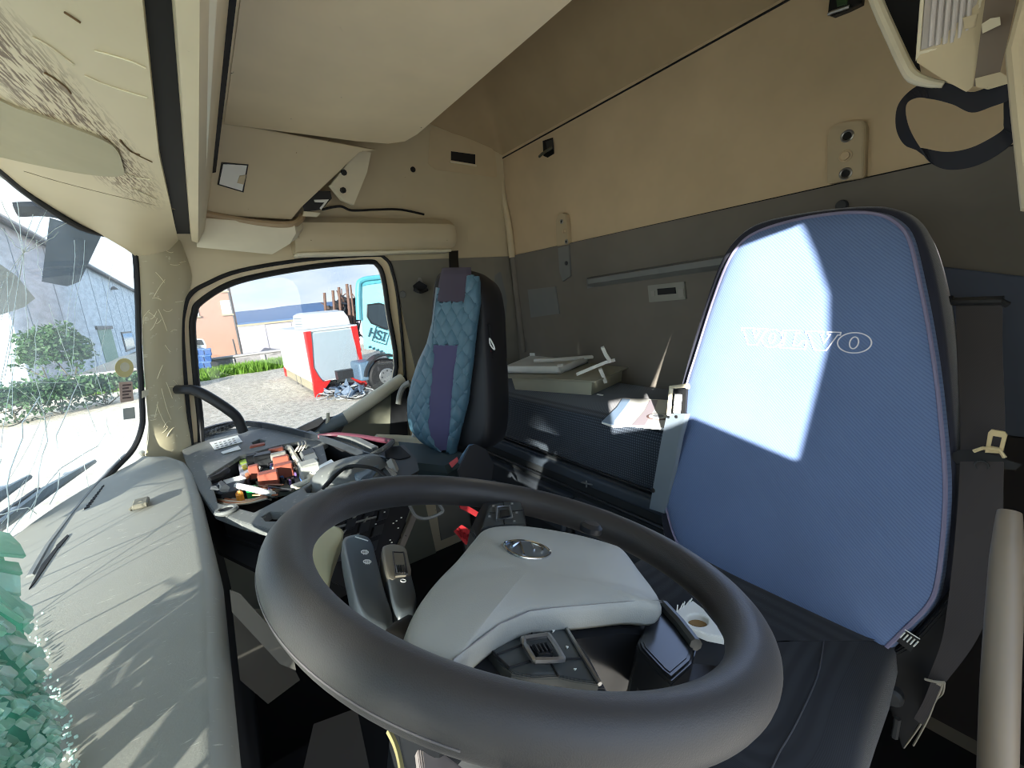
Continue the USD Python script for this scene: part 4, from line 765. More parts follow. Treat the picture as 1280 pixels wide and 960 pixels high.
single('column_plate', 'pale plate below the near wheel rim catching the sun', 'plate', pxplate([(522, 928), (545, 932), (580, 958), (590, 990), (530, 990)], WC - WNRM * .06, WNRM, .01, .003), mat('plate_grey', (150, 140, 136), .5))
single('yellowed_wire', 'thin yellowed wire hanging below the near wheel rim', 'wire', tube(spline([wp(a, b, -.05) for a, b in ((486, 914), (494, 930), (500, 950), (506, 985))], 5), .002, 5), mat('yellowed', (150, 140, 96), .5))

# ------------------------------------------------------------------ driver seat
KS = .2857; SN = unit(V3(-1, 0, KS)); SO = V3(.9, .40, -.6); sf = frame(SO, SN, (0, 0, 1))
def sp(px, py, h=0.0): return onp(px, py, SO + SN * h, SN)
ds = thing('driver_seat', 'driver seat with blue cloth front cover, white outlined lettering and dark sides', 'seat', (.95, .4, -.75))
M_BLUE = weave('blue_cloth', (98, 119, 158), (114, 137, 176), 14000, rough=.9, sheen=.12, strength=.3, rib=72.0)
M_SEATD = weave('seat_dark_cloth', (44, 46, 58), (58, 60, 74), 12000, rough=.9, sheen=.5, strength=.25)
M_CUSH = weave('cushion_cloth', (42, 44, 48), (54, 57, 62), 12000, rough=.9, sheen=.3, strength=.25)
front = [(833, 640), (832, 622), (838, 580), (847, 525), (858, 480), (872, 435), (890, 378), (908, 330), (925, 303), (942, 290), (970, 279), (1012, 269), (1060, 263), (1098, 265), (1122, 276), (1138, 297), (1150, 345), (1162, 405), (1172, 470), (1180, 545), (1184, 610), (1181, 670), (1174, 728), (1163, 758), (1132, 790), (1102, 818), (1085, 820), (1055, 808), (1010, 787), (961, 761), (924, 741), (890, 715), (862, 695), (845, 678)]
f2 = spline(to2([sp(a, b) for a, b in front], sf), 4, True); fc2 = f2.mean(0)
SPROF = [(.995, -.045), (1.01, -.02), (.997, -.004), (.972, .005), (.918, .012), (.8, .02), (.6, .026), (.35, .029), (.12, .03)]
cover = pillow(f2, sf, SPROF, fc2)
obj('front_cover', cover, M_BLUE, ds, smooth=70, label='blue cloth front of the backrest')
obj('piping', tube(np.array([sf[0] + p[0] * sf[1] + p[1] * sf[2] for p in fc2 + (f2 - fc2) * .99]) + SN * .001, .0035, 6, close=True), mat('piping_lilac', (128, 124, 150), .8), ds, label='pale piping round the cover')
back = [(828, 648), (829, 600), (842, 530), (862, 450), (886, 372), (905, 322), (926, 294), (955, 277), (1012, 265), (1075, 258), (1118, 260), (1146, 276), (1164, 312), (1178, 370), (1188, 440), (1196, 530), (1200, 610), (1196, 690), (1188, 745), (1168, 775), (1140, 800), (1105, 828), (1060, 815), (960, 770), (880, 720), (838, 684)]
b2 = spline(to2([sp(a, b, -.04) for a, b in back], sf), 4, True); bc2 = b2.mean(0)
obj('backrest', pillow(b2, sf, [(.86, -.17), (.95, -.15), (1.0, -.11), (1.01, -.07), (.995, -.035), (.97, -.022)], bc2), M_SEATD, ds, smooth=70, label='dark cloth shell of the backrest')
# outlined slab-serif lettering
def letter(kind, x0, w_):
    S = lambda pts: Polygon([(x0 + px * w_, py) for px, py in pts])
    if kind == 'V': return S([(0, 1), (.52, 1), (.52, .86), (.46, .86), (.60, .40), (.72, .86), (.64, .86), (.64, 1), (1, 1), (1, .86), (.93, .86), (.70, 0), (.36, 0), (.09, .86), (0, .86)])
    if kind == 'L': return S([(0, 1), (.66, 1), (.66, .86), (.54, .86), (.54, .18), (.74, .18), (.84, .46), (1, .46), (1, 0), (0, 0), (0, .14), (.14, .14), (.14, .86), (0, .86)])
    th_ = np.arange(40) * 2 * np.pi / 40
    el = lambda rx, ry: [(.5 + rx * math.cos(a), .5 + ry * math.sin(a)) for a in th_]
    return Polygon([(x0 + px * w_, py) for px, py in el(.5, .52)], [[(x0 + px * w_, py) for px, py in el(.13, .30)]])
pa, pb, pc_ = (to2([sp(a, b, .028)], sf)[0] for a, b in ((927, 411), (1090, 417), (939, 432)))
ux = pb - pa; Lw = np.linalg.norm(ux); ux = ux / Lw; uy = np.array([-ux[1], ux[0]]); hgt = .037
quad_ = [('V', 0, .235), ('O', .200, .175), ('L', .362, .205), ('V', .548, .250), ('O', .790, .215)]
ctree = cKDTree(cover.vertices)
lt = []
def on_cover(q2):     # height of the cover's surface over the seat plane, by the pillow's own profile
    d = q2 - fc2; a = np.arctan2(d[:, 1], d[:, 0]); A = np.arctan2((f2 - fc2)[:, 1], (f2 - fc2)[:, 0]); o = np.argsort(A); rad = np.interp(a, A[o], np.linalg.norm(f2 - fc2, axis=1)[o], period=2 * np.pi)
    s_ = np.linalg.norm(d, axis=1) / rad; sc_ = np.array([p[0] for p in SPROF[2:]])[::-1]; hh = np.array([p[1] for p in SPROF[2:]])[::-1]
    return np.interp(s_, sc_, hh)
for kind, x0, w_ in quad_:
    g = letter(kind, x0 * Lw, w_ * Lw); g = affinity.scale(g, 1, hgt, origin=(0, 0))
    if kind == 'V' and x0 == 0: g = affinity.affine_transform(g, [1, 0, 0, 1, 0, .002])
    ln = g.buffer(.00105, join_style=2).difference(g.buffer(-.00105, join_style=2))
    for q in getattr(ln, 'geoms', [ln]):
        m_ = trimesh.creation.extrude_polygon(q.segmentize(.006), .0012, engine='earcut'); v = m_.vertices
        q2 = pa + v[:, :1] * ux + (v[:, 1:2] - hgt) * uy
        h_ = on_cover(q2) + v[:, 2] + .0004
        obj('lettering', TM(sf[0] + q2[:, :1] * sf[1] + q2[:, 1:2] * sf[2] + h_[:, None] * SN, m_.faces), mat('thread_white', (226, 226, 232), .6), ds)
# cushion, recliner and hem
cu = [(905, 738), (960, 758), (1010, 783), (1060, 806), (1092, 822), (1100, 850), (1110, 900), (1122, 960), (1130, 1010), (1000, 1060), (880, 1000), (900, 900)]
CZ = -.66
cfr = frame((.8, .38, CZ), (0, 0, 1), (1, 0, 0))
cpts = [(.93, .66), (.93, .22), (.90, .205), (.72, .185), (.55, .16), (.47, .19), (.45, .3), (.45, .52), (.48, .64), (.56, .68), (.8, .68)]
c2 = spline(to2([V3(x, y, CZ) for x, y in cpts], cfr), 4, True)
obj('cushion', pillow(c2, cfr, [(.94, -.15), (1.0, -.11), (1.02, -.05), (1.0, -.018), (.95, -.004), (.8, .004), (.4, .006)]), M_CUSH, ds, smooth=60, label='dark seat cushion')
obj('cushion_seam', tube(spline([at(a, b, 'z', CZ + .007) for a, b in ((1030, 800), (1022, 845), (995, 905), (972, 945), (955, 985))], 5), .0012, 5), mat('seam_light', (74, 74, 78), .8), ds)
hm = [sp(a, b, .0) + V3(-.012, 0, .0) for a, b in ((922, 738), (950, 753), (985, 771), (1008, 782), (1040, 797))]
obj('frayed_hem', tube(spline(hm, 5), .004, 6), mat('hem_fray', (126, 120, 108), .9), ds, label='frayed pale hem under the cover')
hrng = np.random.default_rng(8)
obj('frayed_threads', cat_([tube([p, p + V3(-.004, 0, -.006) + hrng.normal(0, .006, 3), p + V3(-.008, 0, -.012) + hrng.normal(0, .008, 3)], .0006, 3) for p in spline(hm, 12)]), mat('thread_pale', (160, 154, 140), .9), ds)
obj('recliner', pxplate([(1098, 826), (1140, 800), (1165, 772), (1192, 742), (1186, 800), (1168, 850), (1150, 905), (1128, 940), (1112, 890), (1100, 850)], (1.0, 0, 0), (-1, -.2, .1), .05, .008), M_DARK, ds, label='black recliner side')
obj('recliner_knob', disk(onp(1116, 866, V3(1.0, 0, 0), V3(-1, -.2, .1)), (-1, -.2, .1), .016, .02, 16, .005), M_DKGREY, ds)
obj('recliner_lever', tube([onp(1122, 898, V3(.985, 0, 0), V3(-1, -.2, .1)), onp(1118, 922, V3(.985, 0, 0), V3(-1, -.2, .1))], .005, 6), M_METAL, ds)
cfo = onp(1133, 800, V3(1.0, 0, 0) + unit(V3(-1, -.2, .1)) * .008, unit(V3(-1, -.2, .1)))
CN = unit(V3(-1, -.2, .1))
cfl = lambda pix, h: pxplate(pix, cfo + CN * h, CN, .003)
tg = obj('care_tag', cfl([(1131, 787), (1150, 799), (1138, 815), (1120, 801)], .0), M_BLACK, ds, label='black care tag with white print')
obj('tag_edge', tube([onp(a, b, cfo + CN * .002, CN) for a, b in ((1131, 787), (1150, 799))], .001, 4), M_WHITE, tg)
obj('tag_print', cat_([tube([onp(1125 + k * 4.2, 797 + k * 2.8, cfo + CN * .0015, CN), onp(1131 + k * 4.2, 790.5 + k * 2.8, cfo + CN * .0015, CN)], .0011, 4) for k in range(5)]), M_WHITE, tg)
# things seen through the wheel's lower gap
bp = thing('broken_bracket', 'broken white plastic bracket with a round hole lying on the driver seat cushion', 'bracket', at(870, 772, 'z', -.62))
bh = [(872 + 13 * math.cos(t) - 4 * math.sin(t), 775 + 7 * math.sin(t) + 4 * math.cos(t)) for t in np.arange(18) * 2 * np.pi / 18]
obj('plate', pxplate([(841, 768), (850, 759), (866, 750), (879, 760), (896, 781), (905, 797), (884, 793), (862, 784), (848, 776)], (0, 0, -.615), (0, 0, 1), .014, .003, holes=[bh]), M_WHITE, bp)
obj('core', pxplate(bh, (0, 0, -.628), (0, 0, 1), .008), mat('tan_cover', (156, 124, 80), .75), bp, label='tan foam in the hole')
for k in range(6): obj('splinter', tube([at(842 + 4 * k, 768 - 3 * k, 'z', -.612), at(840 + 5 * k + (k * 7) % 5, 764 - 3 * k - (k * 5) % 6, 'z', -.60)], .0012, 4), M_WHITE, bp)
single('red_buckle_tip', 'tip of a red belt buckle behind the grey wheel pad', 'buckle', hull(np.vstack([[at(a, b, 'y', .72), at(a, b, 'y', .76)] for a, b in ((811, 722), (817, 712), (826, 714), (824, 724), (814, 728))])), mat('red_plastic', (170, 40, 44), .4))
# armrest bracket on the seat's inner side
ab = thing('seat_side_bracket', 'grey metal side bracket with a buckle loop on the passenger side of the driver seat', 'seat bracket', at(830, 580, 'x', .93))
br = [(838, 517), (858, 517), (850, 545), (843, 580), (834, 630), (829, 642), (811, 636), (819, 590), (826, 550), (832, 522)]
AO = at(830, 580, 'x', .92); AN = unit(V3(-1, .25, .15))
obj('plate', pxplate(br, AO, AN, .012, .003), mat('bracket_grey', (116, 128, 138), .4), ab)
lp_ = obj('loop', tube([onp(a, b, AO, AN) for a, b in ((836, 519), (839, 484), (860, 482), (860, 486))] , .0055, 8), M_CREAM, ab, label='cream loop at the top of the bracket')
obj('roller', tube([onp(846, 516, AO + AN * .005, AN), onp(848, 493, AO + AN * .005, AN)], .009, 10), M_WHITE, ab, label='white ribbed roller')
obj('roller_ribs', cat_([torus(onp(846 + .4 * k, 513 - 4 * k, AO + AN * .005, AN), onp(848, 493, AO, AN) - onp(846, 516, AO, AN), .0092, .0012, 16, 4) for k in range(5)]), M_GREYT, lp_)
obj('loop_back', pxplate([(838, 519), (841, 487), (858, 485), (856, 518)], AO - AN * .012, AN, .006), M_BLACK, ab)
obj('screw', disk(onp(817, 613, AO + AN * .0, AN), AN, .006, .003, 10), M_BLACK, ab)
for a in (836, 846): obj('screw', disk(onp(a, 521, AO, AN), AN, .004, .003, 10), M_BLACK, ab)

# seat belt of the driver seat
sb = thing('seat_belt', 'dark grey seat belt hanging beside the driver seat with a pale buckle tongue', 'seat belt', at(1230, 560, 'x', 1.1))
BX = lambda a, b, x=1.1: at(a, b, 'x', x)
M_BELT = weave('belt_webbing', (64, 60, 60), (84, 80, 80), 9000, rough=.8, sheen=.2, strength=.2)
rows = [(1195, 1253, 378, 1.14), (1196, 1253, 440, 1.10), (1200, 1256, 520, 1.04), (1199, 1254, 600, .985), (1193, 1252, 680, .94), (1184, 1236, 760, .905), (1176, 1218, 805, .885), (1158, 1183, 852, .87)]
c_ = np.array([(BX(a, y, x) + BX(b, y, x)) / 2 for a, b, y, x in rows]); wdr = np.array([unit(BX(a, y, x) - BX(b, y, x)) for a, b, y, x in rows]); wid = np.array([np.linalg.norm(BX(a, y, x) - BX(b, y, x)) for a, b, y, x in rows])
L_ = np.array([BX(a, y, x) for a, b, y, x in rows]); R_ = np.array([BX(b, y, x) for a, b, y, x in rows])
L_, R_ = spline(L_, 6), spline(R_, 6)
obj('webbing', loft([[l, r_, r_ + V3(.002, 0, 0), l + V3(.002, 0, 0)] for l, r_ in zip(L_, R_)]), M_BELT, sb)
obj('guide_bar', tube([BX(1187, 372, 1.14), BX(1191, 378, 1.135), BX(1252, 377, 1.135), BX(1259, 381, 1.14)], .006, 8), M_BLACK, sb, label='black belt guide')
obj('guide_bar', tube([BX(1189, 376, 1.15), BX(1255, 374, 1.15)], .006, 8), M_BLACK, sb)
obj('tongue_body', hull([BX(a, b, x) for a, b in ((1191, 566), (1200, 562), (1230, 565), (1256, 574), (1278, 581), (1270, 587), (1240, 586), (1196, 580), (1190, 574)) for x in (1.0, 1.012)]), M_BLACK, sb, label='black plastic tongue body')
T3 = [(1231, 566), (1235, 541), (1239, 537), (1256, 540), (1259, 544), (1253, 567)]; H3 = [(1238, 558), (1241, 545), (1252, 547), (1249, 560)]
obj('tongue', pxplate(T3, BX(1245, 550, 0.995), (-1, 0, 0), .004, .001, holes=[H3]), mat('tongue_cream'  , (216, 196, 150), .3), sb, label='pale metal buckle tongue')
obj('tongue_foot', tube([BX(1217, 564, 0.994), BX(1229, 560, 0.994), BX(1249, 562, 0.994), BX(1256, 572, 0.994)], .003, 6), mat('tongue_cream', (216, 196, 150), .3), sb)
obj('button', torus(BX(1227, 582, 0.995), (-1, 0, 0), .008, .0015, 18, 5), M_DKGREY, sb)
obj('frayed_edge', tube([BX(1156, 849, .865), BX(1168, 852, .865), BX(1181, 853, .865)], .002, 5), mat('thread_pale', (160, 154, 140), .9), sb, label='frayed pale cut edge of the belt')
hr2 = np.random.default_rng(21)
for k in range(8):
    s0 = BX(1172 + k * 1.2, 853, .865); e0 = BX(1118 + 7 * k + hr2.normal(0, 3), 938 - 7 * k * (k > 3) - hr2.uniform(0, 30), .93)
    md = (s0 + e0) / 2 + V3(0, -.004, .006 * hr2.normal())
    obj('loose_thread', tube(spline([s0, md, e0], 5), .0016, 4), mat('thread_pale', (160, 154, 140), .9), sb)
obj('torn_tail', ribbon(spline([BX(1170, 855, .866), BX(1160, 880, .862), BX(1148, 902, .855)], 5), (0, 1, .3), .012, .002), M_BELT, sb)

single('door_grab_bar', 'smooth vertical grab bar at the door post beside the driver seat', 'grab bar',
       tube(spline([at(1262, 640, 'x', .86), at(1258, 700, 'x', .82), at(1254, 780, 'x', .78), at(1250, 860, 'x', .74), at(1247, 960, 'x', .70), at(1245, 1080, 'x', .66)], 6), [.012, .016, .0175, .018, .018, .018], 16), mat('bar_tan', (128, 116, 100), .45))

# ------------------------------------------------------------------ passenger seat
ps = thing('passenger_seat', 'passenger seat with quilted teal blue cover and purple centre panel', 'seat', (.7, 1.45, -.55))
PO = at(570, 450, 'y', 1.45); PNv = unit(V3(-1, -.42, .22))
PO = at(560, 450, 'x', .68)
pf = frame(PO, PNv, (0, 0, 1))
def qp(px, py, h=0.0): return onp(px, py, PO + PNv * h, PNv)
M_QUILT = mat('quilt_teal', (72, 106, 122), .45, spec=.5, vary=.1)
M_PURP = mat('centre_purple', (66, 62, 100), .75, vary=.08, sheen=.2)
M_PLUM = mat('headrest_plum', (58, 50, 66), .8, sheen=.2)
M_PBLK = mat('seat_black_vinyl', (22, 22, 25), .55)
# face of the seat cover: rows (y), with the four column boundaries left edge, left seam, right seam, right edge
rowsP = [(338, 553, 556, 588, 593), (352, 550, 553, 587, 596), (378, 547, 549, 584, 597), (404, 544, 546, 580, 593), (431, 537, 544, 576, 590), (452, 527, 543, 573, 588), (475, 519, 541, 570, 585), (500, 513, 539, 568, 582), (520, 513, 538, 567, 577), (535, 516, 537, 566, 573), (549, 528, 541, 564, 570), (556, 540, 546, 563, 568), (562, 552, 554, 562, 567)]
ry = np.array([r[0] for r in rowsP], float)
def pcol(y, u):   # u in 0..3 over the columns
    c = [np.interp(y, ry, [r[k + 1] for r in rowsP]) for k in range(4)]
    i = min(int(u), 2); return c[i] + (c[i + 1] - c[i]) * (u - i)
def pbul(y, u): return .03 - .02 * ((u - 1.5) / 1.5) ** 2 - .03 * max(0, (345 - y) / 12) ** 2 - .05 * max(0, abs(u - 1.5) - 1.3)
def patch(u0, u1, y0, y1, quilt=0.0, nu=20, nv=24):
    P_ = []
    for y in np.linspace(y0, y1, nv):
        row = []
        for u in np.linspace(u0, u1, nu):
            x = pcol(y, u); q3 = qp(x, y); s_, t_ = to2([q3], pf)[0]
            h = pbul(y, u)
            if quilt:
                a = (s_ + t_ * .62) / .045; b = (s_ - t_ * .62) / .045
                da, db_ = abs(a - round(a)), abs(b - round(b)); h += quilt * (min(da, db_, .25) / .25) ** .5
            e = min(u - u0, u1 - u) ; h -= .004 * max(0, 1 - e / .06) 
            row.append(qp(x, y, h))
        P_.append(row)
    return shell(np.array(P_)[:, ::-1] , .012)
obj('headrest_panel', patch(1, 2, 338, 378), M_PLUM, ps, smooth=50, label='plum headrest panel')
obj('quilted_panel', patch(1, 2, 378.6, 431, .007, 30, 48), M_QUILT, ps, smooth=50, label='teal quilted middle panel')
obj('centre_panel', patch(1, 2, 431.6, 562), M_PURP, ps, smooth=50, label='purple centre panel')
obj('quilted_panel', patch(0, .98, 360, 562, .007, 30, 120), M_QUILT, ps, smooth=50, label='teal quilted side panel towards the door')
obj('quilted_panel', patch(2.02, 3, 346, 566, .007, 26, 120), M_QUILT, ps, smooth=50, label='teal quilted side panel towards the bunk')
bo = [(546, 360), (553, 340), (570, 336), (592, 339), (604, 350), (610, 372), (612, 410), (614, 450), (616, 500), (614, 545), (602, 562), (570, 566), (552, 563), (528, 550), (516, 536), (512, 518), (512, 500), (519, 475), (527, 452), (537, 431), (543, 404)]
pb2 = spline(to2([qp(a, b, -.03) for a, b in bo], pf), 4, True)
obj('backrest', pillow(pb2, pf, [(.88, -.16), (.97, -.13), (1.0, -.08), (1.0, -.04), (.97, -.012), (.9, -.006)]), M_PBLK, ps, smooth=60, label='black vinyl back and side of the backrest')
obj('shoulder_pull', loft([[at(a, b, 'x', .78), at(a + 6, b, 'x', .78), at(a + 6, b, 'x', .80), at(a, b, 'x', .80)] for a, b in ((607, 405), (608, 425), (611, 448))]), M_DARK, ps)
obj('pull_ring', tube(spline([at(a, b, 'x', .77) for a, b in ((612, 423), (617, 432), (618, 437), (613, 431))], 4, True), .0025, 5, close=True), M_WHITE, ps, label='white pull ring')
obj('red_tab', rbox(at(611, 443, 'x', .77), (.02, .012, .03), .003), mat('red_dark', (130, 24, 30), .4), ps)
obj('cushion', loft([[at(a, b, 'z', z) for a, b in q] for z, q in ((-.56, ((500, 555), (548, 558), (575, 566), (590, 585), (560, 605), (510, 600))), (-.52, ((498, 552), (545, 556), (572, 562), (588, 575), (560, 592), (512, 586))), (-.50, ((505, 553), (545, 557), (566, 562), (578, 570), (556, 582), (518, 578))))]), mat('cushion_slate', (58, 74, 80), .6), ps, label='slate seat cushion')
obj('side_bolster', tube(spline([at(470, 549, 'y', 1.75), at(495, 551, 'y', 1.75), at(525, 553, 'y', 1.70), at(545, 558, 'y', 1.65)], 5), [.02, .025, .025, .015], 10), M_CREAM, ps, label='cream plastic edge beside the cushion')
bk = obj('buckle_stalk', hull(np.vstack([[at(a, b, 'y', 1.12), at(a + 2, b, 'y', 1.08)] for a, b in ((585, 558), (592, 555), (606, 562), (615, 580), (612, 605), (575, 606), (571, 588))])), M_BLACK, ps, label='black buckle housing')
obj('buckle_strip', pxplate([(577, 569), (586, 556), (592, 555), (582, 571), (575, 581), (572, 578)], at(580, 565, 'y', 1.115), (-.4, -1, .3), .006, .001), mat('buckle_blue', (96, 128, 156), .4), bk)
obj('buckle_button', pxplate([(561, 579), (572, 571), (573, 577), (565, 585)], at(567, 577, 'y', 1.115), (-.4, -1, .3), .012, .002), mat('red_plastic', (170, 40, 44), .4), bk, label='red release button')
obj('knot', tube(spline([at(541, 560, 'y', 1.5), at(545, 556, 'y', 1.49), at(551, 558, 'y', 1.49), at(556, 555, 'y', 1.49)], 4), .004, 5), M_RUBBER, ps)
obj('arm_tube', tube(spline([at(513, 478, 'y', 1.78), at(505, 483, 'y', 1.8), at(500, 493, 'y', 1.8), at(498, 505, 'y', 1.8)], 5), .012, 8), mat('arm_grey', (150, 148, 138), .5), ps, label='grey armrest end')
obj('arm_tube', tube(spline([at(524, 533, 'y', 1.7), at(519, 538, 'y', 1.7), at(517, 546, 'y', 1.7)], 5), .009, 8), M_WHITE, ps)
single('belt_reel_strap', 'short black belt strap above the passenger seat', 'seat belt', ribbon([at(567, 314, 'y', 1.93), at(567, 325, 'y', 1.9), at(568, 340, 'y', 1.8)], (1, -.2, 0), .045, .006), M_RUBBER)
hk = thing('coat_hook', 'black coat hook with a pale pin on the wall behind the door', 'hook', at(525, 357, 'y', PAX - .02))
obj('base', hull([at(a, b, 'y', y) for a, b in ((516, 357), (524, 351), (534, 357), (533, 364), (518, 364)) for y in (PAX - .006, PAX - .04)]), M_BLACK, hk)
obj('hook', tube(spline([at(518, 362, 'y', PAX - .04), at(525, 365, 'y', PAX - .06), at(534, 362, 'y', PAX - .05)], 4), .008, 8), M_BLACK, hk)
obj('pin', hull([at(a, b, 'y', y) for a, b in ((521, 353), (523, 347), (526, 347), (529, 353)) for y in (PAX - .006, PAX - .02)]), TOPG, hk)

# ------------------------------------------------------------------ bunk
BT, BF = -.40, .98
bm = thing('bunk_mattress', 'dark blue grey bunk mattress with woven cover', 'mattress', (1.2, .9, BT))
M_MATT = weave('mattress_cloth', (46, 54, 64), (84, 94, 106), 800, rough=.8, sheen=.3, strength=.9, vary=.12)
prof_ = [(BF + .02, BT - .205), (BF + .0, BT - .18), (BF - .004, BT - .10), (BF + .0, BT - .04), (BF + .015, BT - .012), (BF + .05, BT), (1.2, BT + .004), (1.39, BT), (1.405, BT - .02), (1.405, BT - .205)]
obj('body', loft([[V3(x, y, z) for x, z in prof_] for y in (.70, 1.1, 1.5, 1.9, 1.96)]), M_MATT, bm, smooth=40)
obj('piping', tube([(BF - .002, .70, BT - .19), (BF - .002, 1.95, BT - .19)], .004, 6), M_RUBBER, bm)
bb = thing('bunk_cabinet', 'dark grey bunk cabinet with two drawers under the mattress', 'cabinet', (1.2, .9, -.9))
obj('frame', bx(BF + .0, 1.405, .68, 1.97, -1.25, -.61, .01), M_DKGREY, bb)
obj('top_rail', bx(BF - .012, BF + .02, .68, 1.97, -.655, -.615, .010, 1), mat('rail_slate', (62, 70, 80), .65), bb, label='rounded slate top rail')
obj('moulding', tube([(BF - .012, .68, -.685), (BF - .012, 1.95, -.685)], .006, 6), M_BLACK, bb)
jn = at(712, 598, 'x', BF - .02)
for y0, y1, lab in ((jn[1] + .008, 1.93, 'drawer nearest the passenger seat'), (.69, jn[1] - .008, 'drawer behind the driver seat')):
    dr = obj('drawer', bx(BF - .028, BF + .03, y0, y1, -.93, -.715, .012, 1), mat('drawer_grey', (54, 58, 64), .5, grain=.2), bb, label=lab)
    obj('handle', bx(BF - .045, BF - .02, y0 + .02, y1 - .02, -.86, -.80, .018, 1), mat('rail_slate', (62, 70, 80), .65), dr, label='wide pull rail')
obj('latch_cross', cat_([tube([at(727, 603, 'x', BF - .02), at(740, 606, 'x', BF - .02)], .003, 5), tube([at(733, 601, 'x', BF - .02), at(733, 609, 'x', BF - .02)], .003, 5)]), M_GREYT, bb, label='small cross mark on the rail')

tb = thing('storage_tray', 'beige grey shallow plastic tray lying on the bunk', 'tray', at(700, 487, 'z', BT))
TZ = BT + .004
b0, b1, b2_, b3 = at(644, 487, 'z', TZ), at(739, 494, 'z', TZ), at(790, 470, 'z', TZ), at(660, 468, 'z', TZ)
up_ = lambda p, h, g: p + V3(0, 0, h) + (p - (b0 + b1 + b2_ + b3) / 4) * g
q4 = [b0, b1, b2_, b3]
obj('body', loft([[up_(p, 0, 0) for p in q4], [up_(p, .055, .05) for p in q4]]), mat('tray_beige', (184, 182, 160), .5), tb, smooth=False)
obj('rim', loft([[up_(p, .055, .16) for p in q4], [up_(p, .062, .17) for p in q4]]), mat('tray_rim', (164, 162, 142), .5), tb, smooth=False, label='projecting rim')
for a in (688, 703, 716, 730): obj('foot', disk(at(a, 490 + (a - 688) * .08, 'z', TZ - .004), (0, 0, 1), .009, .008, 10), mat('tray_beige', (184, 182, 160), .5), tb)
wfm = thing('white_drawer_front', 'white plastic frame panel lying on top of the beige tray', 'panel', up_(b0, .07, 0))
TT = TZ + .066
f0, f1, f2_, f3 = at(616, 466, 'z', TT), at(701, 467, 'z', TT), at(752, 446, 'z', TT), at(664, 446, 'z', TT)
ff = [f0, f1, f2_, f3]; fcen = sum(ff) / 4
obj('panel', loft([ff, [p + V3(0, 0, .008) for p in ff]]), M_WHITE, wfm, smooth=False)
obj('front_wall', loft([[f0 + (f1 - f0) * t + V3(0, 0, h) + (f3 - f0) * d for h, d in ((0, 0), (.03, 0), (.03, .04), (0, .04))] for t in (0, 1)]), M_WHITE, wfm, smooth=False, label='raised white front edge')
obj('side_wall', loft([[f1 + (f2_ - f1) * t + V3(0, 0, h) + (f0 - f1) * d for h, d in ((0, 0), (.028, 0), (.028, .03), (0, .03))] for t in (0, 1)]), M_WHITE, wfm, smooth=False)
obj('rear_wall', loft([[f3 + (f2_ - f3) * t + V3(0, 0, h) + (f0 - f3) * d for h, d in ((0, 0), (.022, 0), (.022, .04), (0, .04))] for t in (0, .95)]), M_WHITE, wfm, smooth=False)
for p in (f0, f1): obj('peg', rbox(p + V3(0, 0, .034), (.02, .02, .012), .003), M_WHITE, wfm)
obj('rear_bar', tube([at(667, 451, 'z', TT + .03), at(705, 449, 'z', TT + .028), at(744, 446, 'z', TT + .026)], .009, 8), M_WHITE, wfm)
wcl = thing('white_bracket', 'white plastic cross bracket resting against the tray', 'bracket', at(757, 455, 'z', TZ + .06))
za = lambda a, b, h: at(a, b, 'z', TZ + h)
ty = at(757, 457, 'y', float(up_(b1, .05, 0)[1]) - .01)[1]
obj('long_arm', ribbon([at(721, 468, 'y', ty + .08), at(740, 460, 'y', ty + .03), at(757, 453, 'y', ty), at(768, 450, 'y', ty - .01)], (0, .3, 1), .012, .01), M_WHITE, wcl)
obj('cross_arm', tube([at(753, 434, 'y', ty - .01), at(757, 443, 'y', ty - .01), at(763, 452, 'y', ty - .01)], .009, 4), M_WHITE, wcl)
obj('cross_arm', tube([at(750, 461, 'y', ty - .01), at(754, 470, 'y', ty - .01), at(757, 478, 'y', ty - .01)], .009, 4), M_WHITE, wcl)
mg = thing('magazine', 'glossy magazine with grey band and round picture lying in the sun on the bunk', 'magazine', at(800, 518, 'z', BT))
mq = lambda pix, h, t=.002: pxplate(pix, (0, 0, BT + .006 + h), (0, 0, 1), t)
obj('cover', mq([(752, 527), (771, 509), (778, 498), (820, 499), (862, 502), (858, 538), (790, 531), (766, 532)], .006, .006), M_WHITE, mg)
obj('blue_band', mq([(752, 527), (771, 509), (778, 498), (788, 499), (782, 508), (768, 526), (767, 531)], .0075, .001), mat('print_blue', (150, 176, 204), .4), mg)
obj('grey_band', mq([(790, 531), (805, 514), (812, 500), (822, 500), (818, 512), (806, 531)], .0075, .001), mat('print_mauve', (188, 178, 186), .4), mg)
ce = at(823, 521, 'z', BT + .0135)
obj('round_picture', disk(ce, ZN, .033, .0016, 28), mat('print_grey', (190, 192, 196), .4), mg)
obj('round_picture', disk(ce + V3(0, 0, .0012), ZN, .027, .0014, 28), M_WHITE, mg)
obj('round_picture', disk(ce + V3(0, 0, .002), ZN, .015, .0016, 22), mat('print_grey2', (150, 154, 160), .4), mg)
single('paper_scrap', 'tiny white scrap beside the tray on the bunk', 'scrap', rbox(at(750, 493.5, 'z', BT + .006), (.01, .03, .004), .002), M_WHITE)

